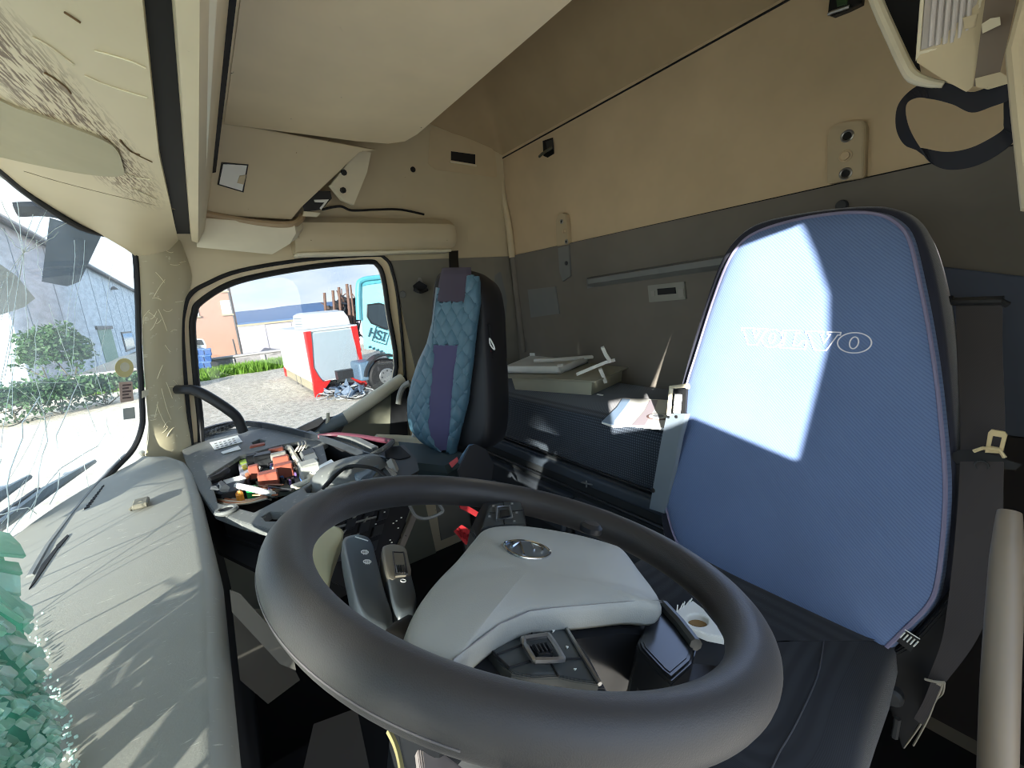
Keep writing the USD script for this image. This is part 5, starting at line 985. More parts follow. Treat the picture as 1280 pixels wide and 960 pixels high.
# ------------------------------------------------------------------ fittings on the rear wall
XR = REAR - .001
def rplate(pix, dx, t, c=.002, rnd=0): return pxplate(pix, (REAR - dx, 0, 0), (-1, 0, 0), t, c, rnd=rnd)
for nm, lab, op_, ql, sc_ in (('hinge_plate', 'tall beige hinge plate with three bolts on the rear wall beside the driver seat top', [(1033, 230), (1033, 170), (1040, 158), (1054, 152), (1078, 150), (1082, 158), (1080, 222)], [(1059, 170, 1), (1057, 195, 0), (1057, 217, 1)], 1.0),
                              ('hinge_plate', 'small beige hinge plate with bolts near the far rear corner', [(695, 308), (694, 276), (697, 268), (702, 266), (707, 268), (709, 280), (710, 305)], [(702, 277, 1), (705, 289, 0), (708, 302, 1)], .6)):
    t = thing(nm, lab, 'hinge plate', (REAR, at(ql[1][0], ql[1][1], 'x', REAR)[1], .25), 'hinge plates on the rear wall')
    obj('plate', rplate(op_, .022, .022, .006, .006), mat('hinge_beige', (188, 170, 138), .6), t)
    for a, b, k in ql:
        p = at(a, b, 'x', REAR - .022)
        obj('bolt', torus(p, (-1, 0, 0), .011 * sc_ + .001, .003, 16, 6), M_METAL if k else M_WALLUP, t); obj('bolt_core', disk(p, (-1, 0, 0), .009 * sc_, .002 if k else .006, 14), M_DARK if k else M_WALLUP, t)
t = thing('lower_bracket', 'narrow dark bracket strip on the grey wall below the small hinge plate', 'bracket', (REAR, at(706, 325, 'x', REAR)[1], .12))
obj('strip', rplate([(697, 310), (711, 307), (713, 345), (703, 352), (699, 340)], .02, .012, .003), M_GREYT, t); obj('bolt', disk(at(708, 329, 'x', REAR - .02), (-1, 0, 0), .009, .004, 12, .001), M_DKGREY, t)
single('wall_button', 'round dark button on the grey wall above the driver seat', 'button', disk(at(1053, 257, 'x', REAR - .012), (-1, 0, 0), .014, .01, 16, .003), M_DKGREY)
t = thing('thermostat_panel', 'pale framed control panel with a black display on the grey wall', 'control panel', (REAR, at(833, 365, 'x', REAR)[1], -.04))
obj('frame', rplate([(809, 357), (855, 352), (857, 374), (811, 378)], .02, .01, .003, .003), mat('panel_pale', (142, 142, 132), .5), t)
obj('display', rplate([(821, 361), (844, 359), (845, 367), (822, 369)], .022, .006), M_DARK, t); obj('key', rplate([(847, 362), (854, 361), (855, 371), (848, 372)], .023, .006), TOPG, t); obj('key', rplate([(813, 364), (818, 363.5), (818, 370), (814, 370.5)], .023, .006), TOPG, t)
t = thing('curtain_catch', 'black catch with a bent metal tongue set in the beige rear wall', 'catch', (REAR, at(684, 186, 'x', REAR)[1], .62))
obj('recess', rplate([(678, 176), (690, 172), (692, 192), (684, 197), (679, 195)], .004, .004), M_DARK, t)
obj('tongue', tube([at(690, 184, 'x', REAR - .012), at(684, 188, 'x', REAR - .03), at(678, 192, 'x', REAR - .035), at(674, 196, 'x', REAR - .035)], .006, 6), mat('tongue_dark', (96, 96, 84), .4, metal=.5), t); obj('plate', rplate([(682, 177), (690, 174), (691, 186), (684, 190)], .012, .006), M_DKGREY, t)
t = thing('roof_catch', 'black roof catch at the top of the rear wall', 'catch', (REAR, at(1055, 10, 'x', REAR)[1], .6))
obj('body', rplate([(1036, 0), (1040, -12), (1078, -12), (1076, 4), (1060, 12), (1040, 20), (1034, 18)], .02, .02, .004), M_BLACK, t); obj('chrome_edge', tube([at(1035, 18, 'x', REAR - .022), at(1041, 15, 'x', REAR - .022), at(1062, 8, 'x', REAR - .022)], .004, 6), M_METAL, t); obj('green_tab', rplate([(1045, 0), (1060, -2), (1058, 5), (1046, 8)], .024, .006), mat('dull_green', (70, 96, 62), .4), t)

# ------------------------------------------------------------------ reading lamp unit and strap over the driver door
LX = 1.0
lu = thing('lamp_unit', 'beige lamp unit with a ribbed lens above the driver seat', 'lamp', at(1190, 50, 'x', LX))
lx = lambda a, b, x=LX: at(a, b, 'x', x)
def lhull(pix, x0_, x1_): return hull([lx(a, b, x) for a, b in pix for x in (x0_, x1_)])
obj('housing', lhull([(1146, 78), (1153, -20), (1240, -25), (1226, 48), (1216, 108), (1208, 115), (1180, 100)], LX, LX + .05), M_BEIGE, lu)
obj('bezel', pxplate([(1144, 76), (1151, -20), (1232, -20), (1220, 52), (1150, 68)], lx(1190, 30, LX - .003), (-1, -.15, -.2), .012, .003, holes=[[(1150, 64), (1156, -16), (1226, -16), (1215, 48)]]), M_CREAM, lu, label='pale bezel')
obj('lens', pxplate([(1151, 62), (1157, -15), (1225, -15), (1214, 47)], lx(1190, 30, LX - .001), (-1, -.15, -.2), .008, .001), mat('lens_frost', (176, 168, 162), .25, coat=.5), lu, label='frosted ribbed lens')
for k in range(6): obj('lens_rib', tube([onp(1163 + 9 * k, 58 - 1.5 * k, lx(1190, 30, LX - .003), unit(V3(-1, -.15, -.2))), onp(1169 + 9 * k, -15, lx(1190, 30, LX - .003), unit(V3(-1, -.15, -.2)))], .003, 6), mat('lens_rib', (206, 200, 196), .2), lu)
obj('lens_notch', pxplate([(1203, 22), (1222, 17), (1219, 34), (1206, 36)], lx(1190, 30, LX - .008), (-1, -.15, -.2), .006, .002), M_BEIGE, lu)
obj('bar', loft([[lx(a, y_, x), lx(b, y_, x), lx(b, y_, x + .03), lx(a, y_, x + .03)] for a, b, y_, x in ((1234, 1275, -20, LX - .01), (1226, 1262, 40, LX - .01), (1217, 1246, 108, LX))]), mat('bar_taupe', (122, 108, 94), .5), lu, label='taupe rounded bar beside the lens')
obj('clip', hull([lx(a, b, x) for a, b in ((1227, 30), (1238, 23), (1250, 21), (1251, 31), (1240, 36), (1228, 42)) for x in (LX - .025, LX - .01)]), M_CREAM, lu, label='cream clip')
obj('end_clip', hull([lx(a, b, x) for a, b in ((1219, 98), (1250, 90), (1262, 98), (1262, 104), (1235, 112), (1220, 108)) for x in (LX - .01, LX + .02)]), M_BEIGE, lu)
sa = lambda a, b, x=LX + .04: at(a, b, 'x', x)
obj('side_rail', tube(spline([sa(1088, -20), sa(1100, 12), sa(1117, 50), sa(1132, 82), sa(1142, 96), sa(1160, 103), sa(1180, 106)], 5), [.009, .009, .009, .009, .009, .007, .005], 10), M_CREAM, lu, label='curved cream edge beam')
obj('cavity', pxplate([(1096, -15), (1150, -20), (1146, 70), (1150, 92), (1135, 80), (1112, 30)], sa(1120, 40, LX + .06), (-1, -.1, -.2), .01), M_DARK, lu, label='dark gap beside the lamp')
obj('post', tube([sa(1290, -20, .95), sa(1270, 62, .95), sa(1276, 130, .93), sa(1290, 260, .90)], [.008, .010, .010, .010], 10), M_BEIGE, lu, label='beige curtain post at the edge')
single('strap_loop', 'black webbing strap loop hanging from the lamp unit', 'strap',
       ribbon([at(1262, 112, 'x', 1.04), at(1240, 120, 'x', 1.04), at(1214, 128, 'x', 1.04), at(1190, 118, 'x', 1.04), at(1164, 113, 'x', 1.04), at(1142, 118, 'x', 1.05), at(1127, 133, 'x', 1.07), at(1128, 160, 'x', 1.08), at(1142, 184, 'x', 1.08), at(1166, 197, 'x', 1.08), at(1190, 201, 'x', 1.07), at(1222, 194, 'x', 1.06), at(1258, 172, 'x', 1.05), at(1266, 150, 'x', 1.05), at(1264, 122, 'x', 1.05)],
              [(0, 0, 1), (0, .1, 1), (0, .1, 1), (0, .1, 1), (.2, .2, 1), (.6, .5, .6), (.8, .6, .2), (.7, .7, .1), (.5, .6, .3), (.2, .3, 1), (0, .2, 1), (0, .2, 1), (.3, .3, .6), (.5, .5, .1), (.3, .4, .5)], .030, .0018, 6), mat('strap_navy', (26, 28, 38), .7))

# ------------------------------------------------------------------ crumpled, shattered corner of the windscreen
SG = [ondash(86, 958, .02), at(0, 690, 'x', -.29), at(84, 880, 'z', -.385)]
gsn = unit(np.cross(SG[1] - SG[0], SG[2] - SG[0])); gsn = gsn if np.dot(gsn, ray(40, 820)) < 0 else -gsn
gfr = frame(SG[0], gsn, (0, 0, 1))
outline = [(-30, 660), (4, 672), (16, 690), (24, 716), (31, 742), (44, 764), (43, 790), (52, 812), (60, 838), (74, 862), (80, 884), (86, 920), (84, 985), (-40, 985)]
og = Polygon(to2([onp(a, b, SG[0], gsn) for a, b in outline], gfr)).buffer(0)
def green(name, c, tr, rough):
    return usdkit.material(stage, '/World/Looks/' + name, {'g': ('geometry', {}), 'n': ('noise_texture', {'scale': 60.0, 'detail': 4.0}), 'b': ('bump', {'strength': .5, 'distance': .002}),
        'p': ('principled_bsdf', {'base_color': c, 'roughness': rough, 'transmission_weight': tr, 'ior': 1.45}), 't': ('translucent_bsdf', {'color': c}), 'm': ('mix_closure', {'fac': .18})},
        [('g.position', 'n.vector'), ('n.fac', 'b.height'), ('b.normal', 'p.normal'), ('p.BSDF', 'm.closure1'), ('t.BSDF', 'm.closure2')], surface='m.closure')
GM = [green('shard_green', (.50, .82, .68), .5, .08), green('shard_pale', (.68, .92, .82), .5, .06), green('shard_deep', (.16, .46, .36), .45, .1), green('shard_frost', (.74, .92, .85), .2, .35)]
grn = np.random.default_rng(17)
bw = np.array(og.bounds); pts = []
allp = []
while len(pts) < 190:
    a, b = grn.uniform(-20, 92), 665 + (985 - 665) * grn.uniform(0, 1) ** .5
    q = to2([onp(a, b, SG[0], gsn)], gfr)[0]
    if og.buffer(.01).contains(Point(q)): pts.append(q)
pts = np.array(pts); far_ = np.vstack([pts, [[-9, -9], [9, -9], [-9, 9], [9, 9]]])
vor = Voronoi(far_)
fl_ = None
sh = thing('shattered_glass', 'crumpled sheet of green shattered windscreen glass hanging in onto the dashboard', 'broken glass', SG[0])
for i in range(len(pts)):
    reg = vor.regions[vor.point_region[i]]
    if -1 in reg or not reg: continue
    cell = Polygon(vor.vertices[reg]).intersection(og).buffer(-.0011)
    if cell.is_empty or cell.geom_type != 'Polygon' or cell.area < 2e-6: continue
    c = np.array(cell.centroid.coords[0]); bumpz = .012 * (meshkit.noise(np.array([c[0] * 40, c[1] * 40, 0.0])) - .5) * 2
    q = np.array(cell.exterior.coords)[:-1]; tilt = grn.normal(0, .09, 2); th_ = .004
    z = bumpz + (q - c) @ tilt
    z = np.clip(z, bumpz - .008, bumpz + .008)
    top = gfr[0] + q[:, :1] * gfr[1] + q[:, 1:2] * gfr[2] + z[:, None] * gsn
    qi = c + (q - c) * .93
    top2 = gfr[0] + qi[:, :1] * gfr[1] + qi[:, 1:2] * gfr[2] + (z + .0012)[:, None] * gsn
    obj('glass_shard', loft([top - gsn * th_, top, top2]), GM[int(grn.choice(4, p=[.4, .45, .03, .12]))], sh, smooth=False)
obj('backing_film', poly3(og.buffer(-.002), (gfr[0] - gsn * .012,) + gfr[1:], .002), GM[2], sh, label='deep green film behind the shards')
glm = thing('glass_crumbs', 'crumbs of white and green broken glass along the sheet edge on the dashboard', 'glass crumbs', SG[0], None, 'stuff')
cr_ = []
for k in range(110):
    t = grn.uniform(0, 1); a = np.interp(t, [0, .4, .7, 1], [40, 62, 82, 92]) + grn.normal(0, 5); b = np.interp(t, [0, .4, .7, 1], [770, 850, 900, 955]) + grn.normal(0, 4)
    p = ondash(a, b, .003); cr_.append(rbox(p, grn.uniform(.0012, .0035, 3), .0005))
obj('crumbs', cat_(cr_), GM[3], glm, smooth=False)

# ------------------------------------------------------------------ outside
GZ = -2.5
gy = np.concatenate([np.linspace(-14, 60, 60), np.array([80, 120, 180, 264])]); gx = np.concatenate([[-400, -150, -60], np.linspace(-30, 40, 50), [60, 120, 420]])
M_GRAVEL = speckle('gravel_ground', (214, 202, 182), (178, 168, 150), rough=.95, scale=(9, 9, 9), ramp=(.45, .6), grain=.6, vary=.15)
gp_ = np.array([[(x, y, GZ + .05 * meshkit.noise(np.array([x * .6, y * .6, 0.])) - (.0 if y < 62 else .4)) for x in gx] for y in gy])
struct('ground', 'pale gravel yard around the truck', shell(gp_[:, ::-1] if False else gp_.transpose(1, 0, 2), .2), M_GRAVEL)

M_TWHITE = mat('box_white', (196, 198, 198), .45, vary=.06, vscale=2); M_TGREY = mat('box_grey', (158, 168, 174), .5, vary=.06, vscale=2)
M_RED = mat('frame_red', (196, 42, 40), .45); M_TAN = mat('frame_tan', (160, 150, 122), .6)
A = V3(2.56, 14.5, 0); D1 = unit(V3(.985, .20, 0)); D2 = unit(V3(.004, 1, 0)); WB, LB, Z0, Z1 = 1.60, 6.0, GZ + .42, GZ + 1.98
ct = thing('box_body', 'white box body with red corner legs standing on the gravel yard', 'box body', A + V3(0, 0, GZ))
def bq(u, v, z): return A + D1 * u + D2 * v + V3(0, 0, z)
def prism(uv, z0_, z1_): return loft([[bq(u, v, z) for u, v in uv] for z in (z0_, z1_)])
obj('body', prism([(0, 0), (WB, 0), (WB, LB), (0, LB)], Z0, Z1), M_TWHITE, ct, smooth=False)
obj('front_panel', prism([(.10, -.03), (WB - .1, -.03), (WB - .1, .02), (.10, .02)], Z0 + .06, Z1 - .06), M_TGREY, ct, smooth=False, label='white end panel with its shade painted in as pale grey')  # bluish shade of the end face put into the grey of this panel
obj('roof_edge', prism([(-.05, -.05), (WB + .05, -.05), (WB + .05, LB + .05), (-.05, LB + .05)], Z1, Z1 + .06), M_TWHITE, ct, smooth=False)
obj('skirt', prism([(0.02, .1), (.06, .1), (.06, LB), (.02, LB)], GZ + .12, Z0 - .01), M_TAN, ct, smooth=False, label='tan lower skirt')
obj('chassis_beam', prism([(.3, .2), (.5, .2), (.5, LB - .3), (.3, LB - .3)], GZ + .2, Z0), M_DKGREY, ct, smooth=False)
for u0, s in ((0, 1), (WB, -1)):
    obj('corner_post', loft([[bq(u0 - s * .05, -.06, z), bq(u0 + s * w_, -.06, z), bq(u0 + s * w_, .05, z), bq(u0 - s * .05, .05, z)] for z, w_ in ((Z0 - .05, .30), (Z0 + .2, .16), (Z0 + .5, .05), (Z1 - .3, .14), (Z1 + .02, .16))]), M_RED, ct, smooth=False, label='red corner post')
    obj('corner_leg', loft([[bq(u0 - s * .06, -.10, z), bq(u0 - s * .06 + s * w_, -.10, z), bq(u0 - s * .06 + s * w_, .06, z), bq(u0 - s * .06, .06, z)] for z, w_ in ((GZ + .02, .12), (GZ + .2, .32), (Z0 + .02, .56))]), M_RED, ct, smooth=False, label='red tapered corner leg')
obj('rear_leg', loft([[bq(-.03, LB - .3, z), bq(-.03, LB, z), bq(.05, LB, z), bq(.05, LB - .3, z)] for z in (GZ + .1, Z0 + .05)]), M_RED, ct, smooth=False)
for v in (LB * .4, LB * .55): obj('support_leg', prism([(.0, v), (.05, v), (.05, v + .06), (.0, v + .06)], GZ + .03, Z0), M_METAL, ct, smooth=False)
hd_ = thing('roof_hood', 'white rounded roof hood standing on top of the box body', 'roof hood', bq(.6, 1.5, Z1 + .06))
zt = Z1 + .065
hp_ = [(.15, .9), (1.7, .9), (1.7, 2.6), (.15, 2.6)]
hc = np.mean([bq(u, v, 0) for u, v in hp_], 0)
obj('shell', loft([[hc + (bq(u, v, 0) - hc) * V3(s, s, 1) + V3(dx, 0, zt + h) for u, v in hp_] for s, h, dx in ((1, 0, 0), (.98, .25, -.02), (.9, .45, -.06), (.7, .52, -.1))]), M_TWHITE, hd_, smooth=40)
for k in range(4): obj('louvre', loft([[bq(.14, 1.0 + .0 * k, zt + .06 + .09 * k), bq(.14, 2.2, zt + .06 + .09 * k), bq(.10, 2.2, zt + .09 + .09 * k), bq(.10, 1.0, zt + .09 + .09 * k)], [bq(.16, 1.0, zt + .06 + .09 * k), bq(.16, 2.2, zt + .06 + .09 * k), bq(.16, 2.2, zt + .09 + .09 * k), bq(.16, 1.0, zt + .09 + .09 * k)]]), M_TGREY, hd_, smooth=False)

# pale blue truck cab at the edge of the window
M_TURQ = mat('truck_turquoise', (140, 214, 222), .35, vary=.05, vscale=2); M_TURQD = mat('truck_turquoise_edge', (84, 160, 172), .35, vary=.05)
TK = at(447, 470, 'y', 13.0); TK[2] = GZ
SHX = .17
tk = thing('truck', 'turquoise truck cab parked beside the white box body', 'truck', TK)
ty0 = 13.0
sx_ = lambda px, py, y=ty0: at(px + 4, py, 'y', y)
cabp = [(446, 356), (452, 350), (480, 347), (540, 340), (560, 500), (486, 466), (478, 440), (462, 437), (452, 436), (448, 400)]
cab3 = [sx_(*p) for p in cabp]
obj('cab', loft([cab3, [p + V3(0, .06, 0) for p in cab3], [p * V3(1.07, 1, 1) + V3(.35, .9, 0) for p in cab3]]), M_TURQ, tk, smooth=False, label='turquoise cab side')
obj('cab_edge', tube([sx_(444.5, 400, 12.97), sx_(443.5, 360, 12.97), sx_(449, 350, 12.97), sx_(470, 346.5, 12.97), sx_(520, 341, 12.97)], .07, 8, 4), M_TURQD, tk)
wd = obj('side_window', plate([sx_(a, b, ty0 - .02) for a, b in ((455, 381), (470, 379), (482, 383), (490, 412), (478, 411), (460, 404), (455, 396))], (0, -1, 0), .04, .01), mat('truck_glass', (42, 52, 58), .12), tk, label='dark side window')
obj('window_frame', tube([sx_(a, b, ty0 - .03) for a, b in ((455, 381), (470, 379), (482, 383), (490, 412), (478, 411), (460, 404), (455, 396))], .02, 6, close=True), M_BLACK, tk)
lt0, lt1 = sx_(455, 420, ty0 - .02), sx_(477, 427, ty0 - .02)
ld_ = unit(lt1 - lt0); lup = unit(V3(0, 0, 1) - ld_ * ld_[2])
tm = meshkit.text_mesh('HSI', .26, .02, bold=True); tv = tm.vertices.copy(); tv[:, 0] *= np.linalg.norm(lt1 - lt0) / tv[:, 0].max()
obj('lettering', TM(lt0 + tv[:, :1] * ld_ + tv[:, 1:2] * lup + V3(0, -1, 0) * tv[:, 2:3], tm.faces), mat('truck_lettering', (44, 74, 84), .5), tk)
obj('lettering_box', tube([lt0 + ld_ * (a * .45) + lup * b for a, b in ((.38, -.08), (1.32, -.08), (1.32, .34), (.38, .34))], .018, 5, close=True), mat('truck_lettering', (44, 74, 84), .5), tk)
obj('small_lettering', cat_([rbox(lt0 + ld_ * (.16 + .12 * k) + lup * (-.28 - .01 * k), (.08, .02, .06), .005) for k in range(4)]), mat('truck_lettering', (44, 74, 84), .5), tk)
wc_ = V3(*(sx_(474, 456, 13.05))); wc_[2] = GZ + .52
obj('wheel', disk(wc_, (0, -1, 0), .52, .3, 32, .06), M_RUBBER, tk); obj('hub_cap', disk(wc_ + V3(0, -.3, 0), (0, -1, 0), .24, .03, 20, .01), M_METAL, tk)
for k in range(8):
    a = k * math.pi / 4; obj('wheel_bolt', disk(wc_ + V3(.17 * math.cos(a), -.33, .17 * math.sin(a)), (0, -1, 0), .025, .03, 6), M_DKGREY, tk)
obj('tank', rbox(sx_(453, 452, 13.3) * V3(1, 1, 0) + V3(-.1, 0, GZ + .75), (.5, .9, .55), .08, None, 1), mat('tank_blue', (88, 110, 128), .4), tk, label='blue grey fuel tank')
obj('mudguard', loft([[wc_ + V3(.66 * math.cos(t), -.34, .66 * math.sin(t)), wc_ + V3(.60 * math.cos(t), -.34, .60 * math.sin(t)), wc_ + V3(.60 * math.cos(t), .1, .60 * math.sin(t)), wc_ + V3(.66 * math.cos(t), .1, .66 * math.sin(t))] for t in np.linspace(.1, 3.0, 14)]), M_BLACK, tk)
obj('chassis', bx(wc_[0] - 1.2, wc_[0] + 2, 13.5, 13.8, GZ + .55, GZ + .8), M_BLACK, tk)
for k in range(3): obj('step', rbox(sx_(468 + 6 * k, 446 + 4 * k, 12.95), (.25, .1, .05), .01), M_METAL, tk)
obj('sun_visor', plate([sx_(a, b, ty0 - .03) for a, b in ((447, 358), (452, 352), (484, 349), (484, 352), (454, 356))], (0, -1, 0), .03), M_TURQD, tk)

# stake rack full of scrap behind the box body
M_RUST = mat('rust_steel', (104, 76, 62), .7, vary=.3, vscale=8)
rk = thing('stake_rack', 'rusty steel stakes of a scrap rack rising behind the white box body', 'stake rack', V3(4.2, 17.2, GZ))
for a0, b0, a1, b1, r_ in ((405.5, 366, 409, 420, .05), (416, 363, 422, 440, .05), (423.5, 359, 430, 450, .05), (433.5, 355, 444, 462, .055), (438, 356, 449, 462, .035)):
    p0, p1 = at(a0, b0, 'y', 17.2), at(a1, b1, 'y', 17.2); p2 = p1 + (p1 - p0) * ((GZ - p1[2]) / (p1[2] - p0[2]))
    obj('stake', tube([p0, p1, p2], r_, 6), M_RUST, rk)
sc_ = thing('scrap_heap', 'dark heap of tangled scrap metal between the rusty stakes', 'scrap', V3(4.2, 18, GZ), None, 'stuff')
scr = np.random.default_rng(29); ms = []; ms2 = []
for k in range(260):
    a, b = scr.uniform(408, 448), scr.uniform(372, 452)
    if b < 372 + abs(a - 428) * .6 or a < 404 + (b - 372) * .05: continue
    p = at(a, b, 'y', 17.6 + scr.uniform(0, 1.6))
    if scr.random() < .5: ms.append(rbox(p, scr.uniform(.05, .35, 3), .01, np.linalg.qr(scr.normal(size=(3, 3)))[0]) if False else TM(rbox((0, 0, 0), scr.uniform(.05, .35, 3), .01).vertices @ np.linalg.qr(scr.normal(size=(3, 3)))[0] + p, rbox((0, 0, 0), (1, 1, 1), .01).faces[:0]) if False else hull(p + scr.normal(0, .1, (7, 3))))
    else:
        d_ = scr.normal(0, .25, 3); ms2.append(tube([p - d_, p + scr.normal(0, .06, 3), p + d_], .022, 5))
obj('scrap_pieces', cat_(ms), mat('scrap_dark', (52, 50, 50), .6, vary=.5, vscale=5), sc_, smooth=False); obj('scrap_rods', cat_(ms2), M_RUST, sc_)
obj('core', hull([at(a, b, 'y', y) for a, b in ((412, 385), (428, 374), (444, 372), (447, 452), (416, 440)) for y in (18.2, 19.2)]), mat('scrap_core', (40, 38, 38), .8), sc_)
jd = thing('junk_pile', 'tangle of pale wires and scrap lying under the box body end', 'scrap', V3(3.6, 14.2, GZ), None, 'stuff')
ms = []
for k in range(90):
    a, b = scr.uniform(408, 452), scr.uniform(478, 497); p = at(a, b, 'z', GZ + .08); q_ = p + scr.normal(0, 1, (4, 3)) * (.22, .25, .06); q_[:, 2] = np.maximum(q_[:, 2], GZ + .06)
    ms.append(tube(spline(q_, 4), .014, 4))
obj('wires', cat_(ms[:60]), mat('junk_pale', (176, 178, 176), .5), jd); obj('dark_wires', cat_(ms[60:]), mat('junk_dark', (70, 66, 60), .6), jd)
obj('lumps', cat_([hull(at(scr.uniform(408, 452), scr.uniform(482, 495), 'z', GZ + .1) + scr.normal(0, .1, (8, 3))) for k in range(24)]), mat('junk_blue', (96, 112, 130), .6, vary=.4, vscale=4), jd, smooth=False)

# pink building, white boundary panels, concrete wall, verge, hill
M_PINK = mat('render_pink', (168, 130, 110), .85, vary=.08, vscale=.6)
YB = 34.0
pb_ = thing('pink_building', 'tall pink rendered building with pale window openings', 'building', (-3, YB, GZ))
bx1 = at(286, 353, 'y', YB)[0]
obj('walls', bx(bx1 - 3.5, bx1, YB, YB + 9, GZ - .2, 7.5, .02), M_PINK, pb_)
for a, b, c, d_ in ((278.5, 375, 291, 393), (239, 380, 246, 396), (255, 340, 263, 352), (276, 356, 286, 364)):
    p0, p1 = at(a, d_, 'y', YB), at(c, b, 'y', YB); p1[0] = min(p1[0], bx1 - .15)
    f_ = obj('window', bx(p0[0], p1[0], YB - .06, YB + .1, p0[2], p1[2], .01), M_WHITE, pb_); obj('pane', bx(p0[0] + .1, p1[0] - .1, YB - .08, YB, p0[2] + .1, p1[2] - .1, .01), mat('pane_grey', (176, 190, 196), .15), f_)
    obj('sill', bx(p0[0] - .06, p1[0] + .06, YB - .14, YB, p0[2] - .1, p0[2], .01), M_TAN, f_)
obj('drain_pipe', tube([(bx1 - .12, YB - .08, GZ), (bx1 - .12, YB - .08, 7.4)], .06, 8), M_DKGREY, pb_)
bw_ = thing('boundary_panels', 'row of pale lilac wall panels beside the pink building', 'boundary wall', (3, 36, GZ))
x_ = at(299, 420, 'y', 33)[0]
for k in range(5): obj('panel', bx(x_ + 1.55 * k + .02, x_ + 1.55 * (k + 1) - .02, 33 + .02 * (k % 2), 33.15 + .02 * (k % 2), GZ, at(320, 407, 'y', 33)[2] + .05 * (k % 2), .01), mat('panel_lilac', (176, 170, 178), .7, vary=.05, vscale=1), bw_)
obj('post', tube([at(291, 424, 'y', 32.9), at(297, 449, 'y', 32.9) * V3(1, 1, 1)], .05, 6), M_DKGREY, bw_); obj('coping', bx(x_, x_ + 7.75, 32.9, 33.3, at(320, 407, 'y', 33)[2] + .03, at(320, 407, 'y', 33)[2] + .15), M_TAN, bw_)
cw = thing('concrete_wall', 'low weathered concrete wall behind the grass verge', 'wall', (2, 27, GZ))
obj('wall', bx(-5, 4.6, 27.0, 27.3, GZ, at(320, 443, 'y', 27)[2], .02), speckle('old_concrete', (158, 152, 150), (112, 108, 106), rough=.9, scale=(2, 2, 6), ramp=(.5, .65), grain=.4), cw)
for k in range(7): obj('pilaster', bx(-4.6 + 1.4 * k, -4.4 + 1.4 * k, 26.92, 27.0, GZ, at(320, 443, 'y', 27)[2] - .05, .01), mat('concrete_light', (176, 170, 166), .9), cw)
obj('coping', bx(-5, 4.62, 26.9, 27.4, at(320, 443, 'y', 27)[2], at(320, 443, 'y', 27)[2] + .1, .02), mat('concrete_light', (176, 170, 166), .9), cw)
cp_ = thing('blue_crates', 'stack of blue crates against the concrete wall by the pink building', 'crates', at(250, 440, 'y', 26))
for r in range(3):
    for c in range(3):
        p = at(243 + 8.0 * c, 456 - 8 * r, 'y', 26.2); obj('crate', rbox(p, (.34, .4, .34), .03), mat('crate_blue', (52, 92, 150), .5, vary=.2), cp_); obj('crate_rim', rbox(p + V3(0, -.01, .13), (.37, .42, .06), .02), mat('crate_blue_light', (96, 130, 176), .5), cp_)
vn = thing('parked_van', 'small pale van parked by the wall behind the blue crates', 'van', V3(-.3, 28.5, GZ))
obj('body', loft([[at(a, b, 'y', y) for a, b in ((238, 476), (258, 476), (258, 432), (254, 424), (244, 423), (238, 428))] for y in (27.6, 29.5)]), mat('van_pale', (190, 200, 200), .4), vn, smooth=False)
obj('windscreen', plate([at(a, b, 'y', 27.58) for a, b in ((242, 432), (255, 431), (252, 425), (244, 425))], (0, -1, 0), .03), mat('truck_glass', (42, 52, 58), .12), vn)
M_GRASS = usdkit.material(stage, '/World/Looks/grass', {'o': ('geometry', {}), 'r': ('rgb_ramp', {'ramp': [(0, lin(120, 160, 56)), (.5, lin(164, 198, 84)), (1, lin(206, 218, 124))]}), 'p': ('principled_bsdf', {'roughness': .7}), 't': ('translucent_bsdf', {}), 'm': ('mix_closure', {'fac': .35})},
    [('o.random_per_island', 'r.fac'), ('r.color', 'p.base_color'), ('r.color', 't.color'), ('p.BSDF', 'm.closure1'), ('t.BSDF', 'm.closure2')], surface='m.closure')
def blades(pts_, hmin, hmax, w_, rng_):
    v, f = [], []
    for p in pts_:
        h = rng_.uniform(hmin, hmax); d_ = rng_.normal(0, .35, 2) * h; s_ = rng_.normal(0, 1, 2); s_ = s_ / np.linalg.norm(s_) * w_; k = len(v)
        v += [p + V3(s_[0], s_[1], 0), p - V3(s_[0], s_[1], 0), p + V3(d_[0] * .5 - s_[0] * .7, d_[1] * .5 - s_[1] * .7, h * .6), p + V3(d_[0] * .5 + s_[0] * .7, d_[1] * .5 + s_[1] * .7, h * .6), p + V3(d_[0], d_[1], h)]
        f += [[k, k + 1, k + 2], [k, k + 2, k + 3], [k + 3, k + 2, k + 4]]
    return TM(v, f)
grg = np.random.default_rng(41)
gpts = [V3(grg.uniform(-4.5, 3.9), 23.6 + 2.95 * grg.beta(2, 1.4), GZ) for _ in range(9000)]
gpts = [p for p in gpts if p[1] > 23.9 + .9 * meshkit.noise(np.array([p[0] * 1.1, 0, 5.])) + (1.0 if p[0] < -1.2 else 0)]
single('grass_verge', 'rough green grass verge between the gravel and the concrete wall', 'grass', blades(gpts, .12, .55, .035, grg), M_GRASS, None, 'stuff', smooth=False)
hx = np.linspace(-260, 420, 110)
hp2 = np.array([[(x, 262 + d_, -3.2 + t * (5.4 + 3.2 * meshkit.fbm(np.array([x / 60, 0, 2.]), 4) + 3.4 * math.exp(-((x - 95) / 48) ** 2))) for d_, t in ((0, 0), (50, .55), (150, 1.0), (300, .5))] for x in hx])
struct('hills', 'distant wooded hill ridge with air haze painted in as blue', shell(hp2, -2), mat('hill_haze_blue', (72, 104, 142), .95, vary=.12, vscale=.08), smooth=50)  # air haze put into the ridge colour as blue

